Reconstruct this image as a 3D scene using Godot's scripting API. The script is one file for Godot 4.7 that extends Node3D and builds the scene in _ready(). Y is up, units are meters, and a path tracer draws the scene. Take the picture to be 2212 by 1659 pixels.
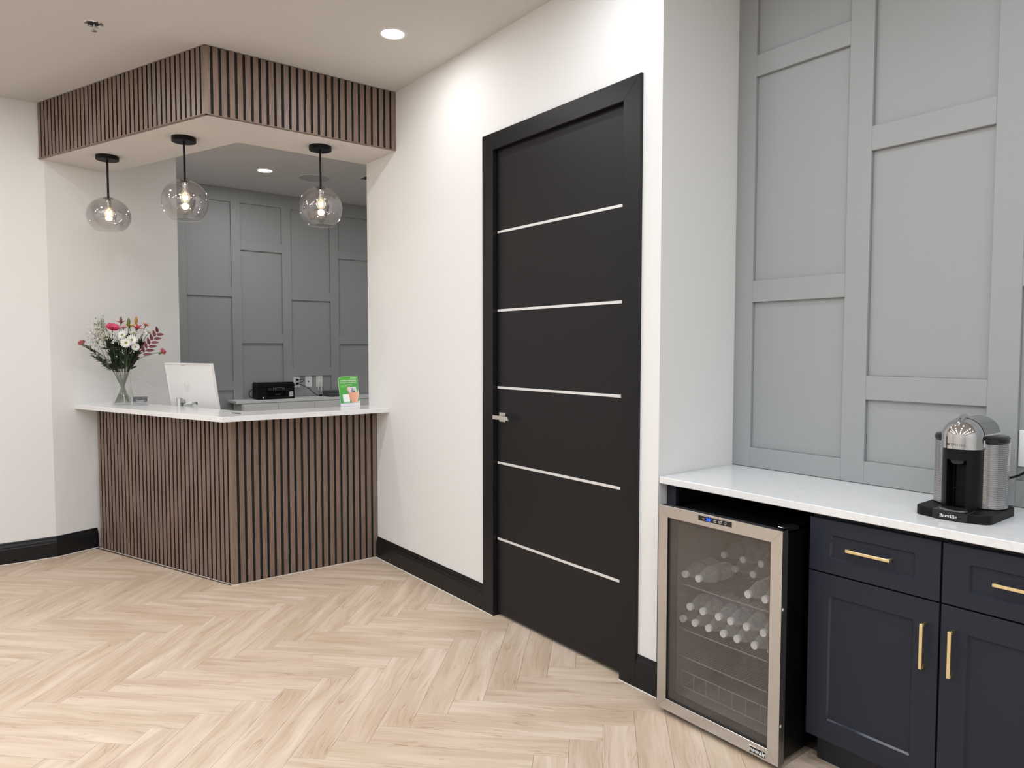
extends Node3D

# ------------------------------------------------------------------ mesh building
class MB:
	var vs := PackedVector3Array()
	var ns := PackedVector3Array()
	var us := PackedVector2Array()
	var xf := Transform3D()

	func raw(a: Vector3, b: Vector3, c: Vector3, na: Vector3, nb: Vector3, nc: Vector3, ua: Vector2, ub: Vector2, uc: Vector2) -> void:
		# a b c run counter-clockwise seen from outside; Godot wants clockwise
		var inv := xf.basis.inverse().transposed()
		vs.append(xf * a); vs.append(xf * c); vs.append(xf * b)
		ns.append((inv * na).normalized()); ns.append((inv * nc).normalized()); ns.append((inv * nb).normalized())
		us.append(ua); us.append(uc); us.append(ub)

	func face(p: Array, outward: Vector3, uv: Array = []) -> void:
		var n: Vector3 = Vector3.ZERO
		for i in range(1, p.size() - 1):
			n += (p[i] - p[0]).cross(p[i + 1] - p[0])
		if n.length() < 1e-14:
			return
		n = n.normalized()
		var q := p.duplicate()
		var t := uv.duplicate()
		if n.dot(outward) < 0:
			q.reverse(); t.reverse(); n = -n
		if t.is_empty():
			var ax := n.abs()
			for v in q:
				if ax.y >= ax.x and ax.y >= ax.z: t.append(Vector2(v.x, v.z))
				elif ax.x >= ax.z: t.append(Vector2(v.z, -v.y))
				else: t.append(Vector2(v.x, -v.y))
		for i in range(1, q.size() - 1):
			raw(q[0], q[i], q[i + 1], n, n, n, t[0], t[i], t[i + 1])

	func box(c: Vector3, s: Vector3, ch := 0.0) -> MB:
		var h := s * 0.5
		ch = minf(ch, 0.45 * minf(s.x, minf(s.y, s.z)))
		var f := func(ax: int, sg: Vector3) -> Vector3:
			var r := Vector3(h.x - ch, h.y - ch, h.z - ch)
			r[ax] = h[ax]
			return c + Vector3(r.x * sg.x, r.y * sg.y, r.z * sg.z)
		for ax in 3:
			var b1 := (ax + 1) % 3
			var b2 := (ax + 2) % 3
			for s0 in [-1.0, 1.0]:
				var pts := []
				for k in [[-1, -1], [1, -1], [1, 1], [-1, 1]]:
					var sg := Vector3.ZERO
					sg[ax] = s0; sg[b1] = k[0]; sg[b2] = k[1]
					pts.append(f.call(ax, sg))
				var o := Vector3.ZERO
				o[ax] = s0
				face(pts, o)
			if ch > 0.0:
				for s1 in [-1.0, 1.0]:
					for s2 in [-1.0, 1.0]:
						var sa := Vector3.ZERO
						sa[b1] = s1; sa[b2] = s2; sa[ax] = -1
						var sb := sa
						sb[ax] = 1
						var o2 := Vector3.ZERO
						o2[b1] = s1; o2[b2] = s2
						face([f.call(b1, sa), f.call(b1, sb), f.call(b2, sb), f.call(b2, sa)], o2)
		if ch > 0.0:
			for sx in [-1.0, 1.0]:
				for sy in [-1.0, 1.0]:
					for sz in [-1.0, 1.0]:
						var s3 := Vector3(sx, sy, sz)
						face([f.call(0, s3), f.call(1, s3), f.call(2, s3)], s3)
		return self

	func prism(poly: PackedVector2Array, y0: float, y1: float, ch := 0.0) -> MB:   # poly holds x, z
		var area := 0.0
		var n := poly.size()
		for i in n:
			area += poly[i].cross(poly[(i + 1) % n])
		var idx := Geometry2D.triangulate_polygon(poly)
		var top := poly
		if ch > 0.0:
			var off := Geometry2D.offset_polygon(poly, -ch, Geometry2D.JOIN_MITER)
			if off.size() == 1 and off[0].size() == n:
				var best := 0
				for i in n:
					if off[0][i].distance_to(poly[0]) < off[0][best].distance_to(poly[0]):
						best = i
				top = PackedVector2Array()
				var a2 := 0.0
				for i in n:
					a2 += off[0][i].cross(off[0][(i + 1) % n])
				for i in n:
					top.append(off[0][(best + i) % n] if a2 * area > 0 else off[0][(best - i + n) % n])
			else:
				ch = 0.0
		for i in range(0, idx.size(), 3):
			var t := [top[idx[i]], top[idx[i + 1]], top[idx[i + 2]]]
			face([Vector3(t[0].x, y1, t[0].y), Vector3(t[1].x, y1, t[1].y), Vector3(t[2].x, y1, t[2].y)], Vector3.UP)
			var b := [poly[idx[i]], poly[idx[i + 1]], poly[idx[i + 2]]]
			face([Vector3(b[0].x, y0, b[0].y), Vector3(b[1].x, y0, b[1].y), Vector3(b[2].x, y0, b[2].y)], Vector3.DOWN)
		for i in n:
			var p := poly[i]
			var q := poly[(i + 1) % n]
			var e := q - p
			var o := Vector3(e.y, 0, -e.x) * signf(area)
			face([Vector3(p.x, y0, p.y), Vector3(q.x, y0, q.y), Vector3(q.x, y1 - ch, q.y), Vector3(p.x, y1 - ch, p.y)], o)
			if ch > 0.0:
				var p2 := top[i]
				var q2 := top[(i + 1) % n]
				face([Vector3(p.x, y1 - ch, p.y), Vector3(q.x, y1 - ch, q.y), Vector3(q2.x, y1, q2.y), Vector3(p2.x, y1, p2.y)], o + Vector3.UP * o.length())
		return self

	# a profile (u, v) swept from p0 to p1; k0 and k1 shear the ends for mitres
	func sweep(prof: PackedVector2Array, p0: Vector3, p1: Vector3, right: Vector3, up: Vector3, k0 := 0.0, k1 := 0.0) -> MB:
		var d := (p1 - p0).normalized()
		var n := prof.size()
		var area := 0.0
		for i in n:
			area += prof[i].cross(prof[(i + 1) % n])
		var A := []
		var B := []
		for q in prof:
			A.append(p0 + right * q.x + up * q.y + d * (k0 * q.x))
			B.append(p1 + right * q.x + up * q.y + d * (k1 * q.x))
		for i in n:
			var j := (i + 1) % n
			var e := prof[j] - prof[i]
			var o := (right * e.y - up * e.x) * signf(area)
			face([A[i], A[j], B[j], B[i]], o)
		var idx := Geometry2D.triangulate_polygon(prof)
		for i in range(0, idx.size(), 3):
			face([A[idx[i]], A[idx[i + 1]], A[idx[i + 2]]], -d)
			face([B[idx[i]], B[idx[i + 1]], B[idx[i + 2]]], d)
		return self

	# profile of (radius, y) from bottom to top on the outside
	func lathe(prof: Array, segs := 32, a0 := 0.0, a1 := TAU, hard := 0.75) -> MB:
		var n := prof.size()
		var sn := []
		for i in n - 1:
			var e: Vector2 = prof[i + 1] - prof[i]
			sn.append(Vector2(e.y, -e.x).normalized())
		for i in n - 1:
			var n0: Vector2 = sn[i]
			var n1: Vector2 = sn[i]
			if i > 0 and sn[i].dot(sn[i - 1]) > hard: n0 = (sn[i] + sn[i - 1]).normalized()
			if i < n - 2 and sn[i].dot(sn[i + 1]) > hard: n1 = (sn[i] + sn[i + 1]).normalized()
			var p: Vector2 = prof[i]
			var q: Vector2 = prof[i + 1]
			for k in segs:
				var t0 := lerpf(a0, a1, float(k) / segs)
				var t1 := lerpf(a0, a1, float(k + 1) / segs)
				var d0 := Vector3(cos(t0), 0, -sin(t0))
				var d1 := Vector3(cos(t1), 0, -sin(t1))
				var A := d0 * p.x + Vector3.UP * p.y
				var B := d1 * p.x + Vector3.UP * p.y
				var C := d1 * q.x + Vector3.UP * q.y
				var D := d0 * q.x + Vector3.UP * q.y
				var na0 := d0 * n0.x + Vector3.UP * n0.y
				var na1 := d1 * n0.x + Vector3.UP * n0.y
				var nb1 := d1 * n1.x + Vector3.UP * n1.y
				var nb0 := d0 * n1.x + Vector3.UP * n1.y
				var z := Vector2(float(k) / segs, p.y)
				if p.x > 1e-6:
					raw(A, B, C, na0, na1, nb1, z, z, z)
				if q.x > 1e-6:
					raw(A, C, D, na0, nb1, nb0, z, z, z)
		return self

	func ball(c: Vector3, r: Vector3, segs := 16, rings := 10, from := -PI / 2, to := PI / 2) -> MB:
		var keep := xf
		xf = xf * Transform3D(Basis.from_scale(r), c)
		var pr := []
		for i in rings + 1:
			var t := lerpf(from, to, float(i) / rings)
			pr.append(Vector2(maxf(cos(t), 0.0), sin(t)))
		lathe(pr, segs)
		xf = keep
		return self

	func curved(path: Array, r0: float, r1 := -1.0, segs := 8) -> MB:
		var out := []
		var n := path.size()
		for i in n - 1:
			var p0: Vector3 = path[maxi(i - 1, 0)]
			var p3: Vector3 = path[mini(i + 2, n - 1)]
			for k in 6:
				out.append(path[i].cubic_interpolate(path[i + 1], p0, p3, k / 6.0))
		out.append(path[n - 1])
		return tube(out, r0, r1, segs)

	func tube(path: Array, r0: float, r1 := -1.0, segs := 8) -> MB:
		if r1 < 0: r1 = r0
		var n := path.size()
		var up := Vector3.UP
		var d0: Vector3 = (path[1] - path[0]).normalized()
		if absf(d0.dot(up)) > 0.9: up = Vector3.RIGHT
		var rings := []
		var dirs := []
		var x := d0.cross(up).normalized()
		for i in n:
			var d: Vector3 = (path[mini(i + 1, n - 1)] - path[maxi(i - 1, 0)]).normalized()
			x = (x - d * x.dot(d)).normalized()
			var y := d.cross(x)
			var r := lerpf(r0, r1, float(i) / (n - 1))
			var ring := []
			var dr := []
			for k in segs:
				var t := TAU * k / segs
				var o := x * cos(t) + y * sin(t)
				ring.append(path[i] + o * r)
				dr.append(o)
			rings.append(ring); dirs.append(dr)
		var z := Vector2.ZERO
		for i in n - 1:
			for k in segs:
				var m := (k + 1) % segs
				raw(rings[i][k], rings[i][m], rings[i + 1][m], dirs[i][k], dirs[i][m], dirs[i + 1][m], z, z, z)
				raw(rings[i][k], rings[i + 1][m], rings[i + 1][k], dirs[i][k], dirs[i + 1][m], dirs[i + 1][k], z, z, z)
		face(rings[0], path[0] - path[1])
		face(rings[n - 1], path[n - 1] - path[n - 2])
		return self

	# a leaf or petal along +Z from the origin, face towards +Y, tip bent by curl
	func leaf(len_: float, wid: float, curl := 0.0, cup := 0.15, blunt := 0.5, segs := 5) -> MB:
		var prev := []
		for i in segs + 1:
			var t := float(i) / segs
			var w := wid * 0.5 * pow(sin(PI * pow(t, blunt) * 0.98 + 0.02), 0.8)
			var a := curl * t
			var zz := len_ * t if absf(curl) < 1e-4 else len_ * sin(a) / curl
			var yy := 0.0 if absf(curl) < 1e-4 else len_ * (1.0 - cos(a)) / curl
			var row := [Vector3(-w, yy + cup * w, zz), Vector3(0, yy, zz), Vector3(w, yy + cup * w, zz)]
			if i > 0:
				for k in 2:
					face([prev[k], row[k], row[k + 1], prev[k + 1]], Vector3.UP + Vector3(0, 0, -curl * 0.3))
			prev = row
		return self

	func mesh() -> ArrayMesh:
		var a := []
		a.resize(Mesh.ARRAY_MAX)
		a[Mesh.ARRAY_VERTEX] = vs
		a[Mesh.ARRAY_NORMAL] = ns
		a[Mesh.ARRAY_TEX_UV] = us
		var m := ArrayMesh.new()
		m.add_surface_from_arrays(Mesh.PRIMITIVE_TRIANGLES, a)
		return m

# ------------------------------------------------------------------ naming
var used := {}
var M := {}
var rng := RandomNumberGenerator.new()

func numbered(n: String) -> String:
	if not used.has(n):
		used[n] = 0
		return n
	used[n] += 1
	return "%s_%03d" % [n, used[n]]

func tag(o: Node, label: String, category: String, group := "", kind := "") -> void:
	if label: o.set_meta("label", label)
	if category: o.set_meta("category", category)
	if group: o.set_meta("group", group)
	if kind: o.set_meta("kind", kind)

func thing(called: String, label: String, category: String, at := Vector3.ZERO, turn := 0.0, group := "") -> Node3D:
	var o := Node3D.new()
	o.name = numbered(called)
	add_child(o, true)
	o.position = at
	o.rotation.y = turn
	tag(o, label, category, group)
	return o

func part(called: String, mb: MB, mat: Material, parent: Node) -> MeshInstance3D:
	return part_mesh(called, mb.mesh(), mat, parent)

func part_mesh(called: String, m: Mesh, mat: Material, parent: Node) -> MeshInstance3D:
	var o := MeshInstance3D.new()
	var k := 0
	var nm := called
	while parent.has_node(nm):
		k += 1
		nm = "%s_%03d" % [called, k]
	o.name = nm
	o.mesh = m
	o.material_override = mat
	parent.add_child(o, true)
	return o

func solo(called: String, mb: MB, mat: Material, label: String, category: String, group := "", kind := "") -> MeshInstance3D:
	var o := MeshInstance3D.new()
	o.name = numbered(called)
	o.mesh = mb.mesh()
	o.material_override = mat
	add_child(o, true)
	tag(o, label, category, group, kind)
	return o

func struct(called: String, mb: MB, mat: Material, label: String, category: String) -> MeshInstance3D:
	return solo(called, mb, mat, label, category, "", "structure")

func words(called: String, text: String, height: float, mat: Material, parent: Node, xf: Transform3D, bold := false, depth := 0.0006, serif := false) -> MeshInstance3D:
	var f := SystemFont.new()
	f.font_names = PackedStringArray(["Droid Serif" if serif else "Droid Sans"])
	if bold: f.font_weight = 700
	var t := TextMesh.new()
	t.font = f
	t.text = text
	t.font_size = 32
	t.pixel_size = height / 32.0 * 1.35
	t.depth = depth
	var o := part_mesh(called, t, mat, parent)
	o.transform = xf
	return o

func mb() -> MB:
	return MB.new()

# ------------------------------------------------------------------ materials
func lin(r: float, g: float, b: float) -> Color:
	return Color(r, g, b).linear_to_srgb()

func mat(c: Color, rough := 0.6, metal := 0.0, spec := 0.5) -> StandardMaterial3D:
	var m := StandardMaterial3D.new()
	m.albedo_color = c
	m.roughness = rough
	m.metallic = metal
	m.metallic_specular = spec
	return m

func glass(c: Color, alpha: float, rough := 0.0, metal := 0.0) -> StandardMaterial3D:
	var m := mat(Color(c.r, c.g, c.b, alpha), rough, metal)
	m.transparency = BaseMaterial3D.TRANSPARENCY_ALPHA
	return m

func glow(c: Color, e: float) -> StandardMaterial3D:
	var m := mat(c, 0.5)
	m.emission_enabled = true
	m.emission = c
	m.emission_energy_multiplier = e
	return m

func noise_tex(ramp: Array, freq: float, sd: int, octaves := 4, size := 512, warp := 0.0) -> NoiseTexture2D:
	var n := FastNoiseLite.new()
	n.noise_type = FastNoiseLite.TYPE_SIMPLEX_SMOOTH
	n.frequency = freq
	n.seed = sd
	n.fractal_octaves = octaves
	if warp > 0.0:
		n.domain_warp_enabled = true
		n.domain_warp_amplitude = warp
		n.domain_warp_frequency = freq * 0.7
	var g := Gradient.new()
	var off := PackedFloat32Array()
	var cols := PackedColorArray()
	for r in ramp:
		off.append(r[0]); cols.append(r[1])
	g.offsets = off
	g.colors = cols
	var t := NoiseTexture2D.new()
	t.width = size
	t.height = size
	t.seamless = true
	t.noise = n
	t.color_ramp = g
	return t

func world_tex(m: StandardMaterial3D, t: Texture2D, s: Vector3) -> StandardMaterial3D:
	m.albedo_texture = t
	m.uv1_triplanar = true
	m.uv1_world_triplanar = true
	m.uv1_scale = s
	m.uv1_triplanar_sharpness = 6.0
	return m

const STRIPS := 14
func floor_image() -> Image:
	var w := 1024
	var h := 128 * STRIPS
	var n1 := FastNoiseLite.new()
	n1.noise_type = FastNoiseLite.TYPE_SIMPLEX_SMOOTH
	n1.frequency = 1.0
	n1.fractal_octaves = 3
	n1.seed = 11
	var n2 := FastNoiseLite.new()
	n2.noise_type = FastNoiseLite.TYPE_SIMPLEX
	n2.frequency = 1.0
	n2.fractal_octaves = 2
	n2.seed = 5
	var data := PackedByteArray()
	data.resize(w * h * 3)
	var tints := []
	var r := RandomNumberGenerator.new()
	r.seed = 77
	for s in STRIPS:
		tints.append([r.randf_range(-0.018, 0.020), r.randf_range(-0.001, 0.007), r.randf_range(-0.005, 0.006), r.randf_range(0.7, 1.3), r.randf_range(0.5, 1.0)])
	var p := 0
	for y in h:
		var s := y / 128
		var v := float(y % 128) / 128.0
		var tn: Array = tints[s]
		var oy := s * 37.3
		for x in w:
			var u := x / 1024.0
			var bend := n1.get_noise_2d(u * 1.3 + oy, v * 0.9 + oy)
			var vv := v + bend * 0.22
			var broad := n1.get_noise_2d(u * 0.8 + oy * 3.0, vv * 1.5 + 9.0)
			var mid := n2.get_noise_2d(u * 1.4 + oy * 2.0, vv * 7.0 + 3.0)
			var fine := n2.get_noise_2d(u * 7.0 + oy, vv * 60.0)
			var streak := n1.get_noise_2d(u * 1.7 + oy * 1.7, vv * 8.0 + 40.0)
			var k := clampf(absf(streak) * 9.0, 0.0, 1.0)
			var where := clampf(n1.get_noise_2d(u * 2.3 + oy * 0.7, vv * 2.0 - 30.0) * 2.2 - 0.1, 0.0, 1.0)
			var line := (1.0 - k) * where
			var d: float = tn[0] + broad * 0.088 * tn[3] + mid * 0.026 + fine * 0.016 - line * 0.20 * tn[4]
			data[p] = clampi(int((0.832 + d * 0.80) * 255.0 + tn[1] * 255.0), 0, 255)
			data[p + 1] = clampi(int((0.748 + d * 0.98) * 255.0), 0, 255)
			data[p + 2] = clampi(int((0.662 + d * 1.12 + tn[2]) * 255.0), 0, 255)
			p += 3
	return Image.create_from_data(w, h, false, Image.FORMAT_RGB8, data)

func make_materials() -> void:
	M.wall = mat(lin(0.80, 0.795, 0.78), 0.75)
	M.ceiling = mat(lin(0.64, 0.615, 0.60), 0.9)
	M.grey = mat(lin(0.325, 0.335, 0.336), 0.5)
	M.black = mat(lin(0.010, 0.010, 0.011), 0.36, 0.0, 0.36)
	M.door = mat(lin(0.012, 0.0115, 0.0125), 0.42, 0.0, 0.36)
	M.dark = mat(lin(0.004, 0.004, 0.004), 0.7)
	M.matte = mat(lin(0.006, 0.006, 0.007), 0.5, 0.0, 0.3)
	M.gloss = mat(lin(0.005, 0.005, 0.006), 0.12)
	M.caulk = mat(lin(0.75, 0.72, 0.68), 0.7)
	M.felt = mat(lin(0.010, 0.010, 0.011), 0.85)
	M.navy = mat(lin(0.018, 0.0215, 0.033), 0.48, 0.0, 0.36)
	M.navy_satin = mat(lin(0.022, 0.026, 0.04), 0.2, 0.0, 1.0)
	M.fridge_black = mat(lin(0.003, 0.003, 0.003), 0.35, 0.0, 0.25)
	M.navy_dark = mat(lin(0.010, 0.012, 0.018), 0.5)
	M.brass = mat(lin(0.86, 0.72, 0.42), 0.30, 1.0)
	M.steel = mat(lin(0.585, 0.60, 0.61), 0.22, 1.0)
	M.steel.anisotropy_enabled = false
	M.chrome = mat(lin(0.62, 0.62, 0.63), 0.04, 1.0)
	M.silver = mat(lin(0.52, 0.52, 0.53), 0.14, 1.0)
	M.nickel = mat(lin(0.72, 0.70, 0.67), 0.25, 1.0)
	M.white = mat(lin(0.78, 0.78, 0.77), 0.35)
	M.white_plastic = mat(lin(0.74, 0.73, 0.70), 0.4)
	M.strip = mat(lin(0.80, 0.79, 0.78), 0.4, 0.3)
	M.wood = []
	var wt := noise_tex([[0.0, lin(0.150, 0.100, 0.075)], [0.45, lin(0.205, 0.142, 0.110)], [1.0, lin(0.265, 0.187, 0.146)]], 0.012, 3, 5)
	for k in [Color(1, 1, 1), Color(0.97, 0.97, 0.975), Color(1.0, 0.985, 0.975), Color(0.985, 0.985, 0.97), Color(0.955, 0.95, 0.95)]:
		M.wood.append(world_tex(mat(k, 0.42), wt, Vector3(15, 0.8, 15)))
	var qt := noise_tex([[0.0, lin(0.80, 0.80, 0.80)], [0.46, lin(0.80, 0.80, 0.80)], [0.5, lin(0.755, 0.755, 0.76)], [0.54, lin(0.80, 0.80, 0.80)], [1.0, lin(0.82, 0.82, 0.81)]], 0.004, 21, 5, 1024, 60.0)
	M.quartz = world_tex(mat(Color(1, 1, 1), 0.16), qt, Vector3(0.7, 0.7, 0.9))
	var lt := noise_tex([[0.0, lin(0.68, 0.68, 0.68)], [0.5, lin(0.76, 0.76, 0.755)], [1.0, lin(0.81, 0.81, 0.80)]], 0.02, 8, 4)
	M.pale_wood = world_tex(mat(Color(1, 1, 1), 0.5), lt, Vector3(0.8, 9, 0.8))
	var ft := ImageTexture.create_from_image(floor_image())
	M.floor = mat(Color(1, 1, 1), 0.42)
	M.floor.albedo_texture = ft
	M.subfloor = mat(lin(0.16, 0.12, 0.09), 0.9)
	M.globe = glass(lin(0.40, 0.39, 0.41), 1.0, 0.03, 1.0)
	var gi := Image.create(4, 64, false, Image.FORMAT_RGBA8)
	for y in 64:
		var k := sin(PI * clampf(y / 63.0 * 0.95 + 0.03, 0.0, 1.0))     # smoke coating: thickest round the middle, thin at the rim
		for x in 4: gi.set_pixel(x, y, Color(1, 1, 1, 0.08 + 0.38 * k))
	M.globe.albedo_texture = ImageTexture.create_from_image(gi)
	M.globe_clear = glass(lin(0.6, 0.6, 0.6), 0.02)
	M.clear = glass(lin(0.8, 0.85, 0.84), 0.06)
	M.water = glass(lin(0.55, 0.62, 0.5), 0.10)
	M.pet = glass(lin(0.9, 0.92, 0.93), 0.17)
	M.pet_rib = glass(lin(0.85, 0.86, 0.87), 0.35)
	M.cap = mat(lin(0.80, 0.80, 0.78), 0.45)
	M.film = mat(lin(0.30, 0.31, 0.38), 0.4)
	M.tint = glass(lin(0.14, 0.125, 0.115), 0.13)
	M.acrylic = glass(lin(0.85, 0.87, 0.9), 0.14)
	M.liner = mat(lin(0.20, 0.188, 0.178), 0.6)
	M.wire = mat(lin(0.30, 0.28, 0.26), 0.35, 0.3)
	M.text_white = mat(lin(0.85, 0.85, 0.85), 0.5)
	M.led = glow(Color(1.0, 0.985, 0.96), 9.0)
	M.led_office = glow(Color(1.0, 0.985, 0.96), 6.0)

# ------------------------------------------------------------------ the plan of the place (metres)
const ZD := -2.20          # the wall with the door
const CEIL := 3.03
const SOFF := 2.668
const OFFICE := 2.942
const XB := -7.0           # panelled wall of the office
const ZN := -2.715         # recessed face of the niche wall, battens stand 18 mm proud
const NX := -1.867         # side wall of the niche
const BEND := Vector2(-5.66, -0.466)
const D3END := Vector2(-6.008, -1.355)

func v2(a: Array) -> PackedVector2Array:
	var p := PackedVector2Array()
	for i in range(0, a.size(), 2):
		p.append(Vector2(a[i], a[i + 1]))
	return p

func _ready() -> void:
	rng.seed = 4
	# camera
	var cam := Camera3D.new()
	cam.name = "camera"
	add_child(cam)
	cam.position = Vector3(0, 1.42, 0)
	cam.basis = Basis(Vector3.UP, deg_to_rad(90.0 - 37.8688)) * Basis(Vector3.RIGHT, deg_to_rad(-2.8705)) * Basis(Vector3.BACK, deg_to_rad(0.0419))
	cam.fov = rad_to_deg(2.0 * atan(829.5 / 1524.92))
	cam.near = 0.03
	cam.current = true
	# environment: an indoor place, closed on all sides
	var we := WorldEnvironment.new()
	we.name = "environment"
	var e := Environment.new()
	e.background_mode = Environment.BG_COLOR
	e.background_color = Color(0.5, 0.52, 0.55)
	e.tonemap_mode = Environment.TONE_MAPPER_LINEAR
	e.tonemap_exposure = 1.0
	e.sdfgi_enabled = true
	e.ssao_enabled = true
	e.ssil_enabled = true
	we.environment = e
	add_child(we)
	make_materials()
	make_downlights()
	make_shell()
	make_floor()
	make_soffit_and_desk()
	make_door()
	make_niche()
	make_office()
	make_pendants()
	make_fridge()
	make_cabinet()
	make_coffee_machine()
	make_counter_things()
	make_bouquet()

# ------------------------------------------------------------------ ceiling lights
func area(at: Vector3, size: float, energy: float, c: Color, parent: Node) -> void:
	var l := AreaLight3D.new()
	l.name = "lamp"
	l.area_size = Vector2(size, size)
	l.area_normalize_energy = true
	l.light_energy = energy
	l.light_color = c
	l.area_range = 12.0
	l.shadow_enabled = true
	l.rotation_degrees.x = -90
	l.position = at
	parent.add_child(l)

func downlight(x: float, y: float, z: float, energy: float, label: String, group: String, lamp_mat: Material) -> void:
	var t := thing("downlight", label, "light", Vector3(x, y, z), 0.0, group)
	var ring := mb().lathe([Vector2(0.058, -0.001), Vector2(0.060, -0.004), Vector2(0.072, -0.004), Vector2(0.076, 0.0)], 40)
	part("trim_ring", ring, M.white_plastic, t)
	part("lens", mb().lathe([Vector2(0.0, -0.0025), Vector2(0.0585, -0.0015)], 40), lamp_mat, t)
	area(Vector3(0, -0.008, 0), 0.1, energy, Color(0.935, 0.968, 1.0) if x > -2.5 and x < 3.0 and z > -1.8 else Color(0.985, 0.985, 0.985), t)

func make_downlights() -> void:
	var E := 0.62
	downlight(-3.295, CEIL, -1.787, E * 0.65, "round white recessed ceiling downlight glowing between the slatted soffit and the door wall", "", M.led)
	for x in [-4.68, -3.33, -1.98, -0.63, 0.72, 2.07]:
		for z in [-1.787, -0.95, -0.1, 0.75, 1.6, 2.45, 3.3]:
			if (z < -1.5 and x < -3.0) or (z < -0.5 and x < -4.0):
				continue
			downlight(x, CEIL, z, E * (0.7 if x < -4.0 else 0.6 if z < -1.5 and x < -1.0 else 1.5 if z < 1.7 and z > -0.5 and x > -2.5 and x < 0.5 else 1.0), "round white recessed downlight in the part of the ceiling outside the picture", "downlights outside the picture", M.led)
	downlight(-5.4, OFFICE, -3.5, 0.9, "round recessed downlight in the hidden end of the office ceiling", "", M.led_office)
	downlight(-6.14, OFFICE, -2.09, 0.85, "round recessed downlight glowing in the lower ceiling of the office behind the counter", "", M.led_office)

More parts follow.
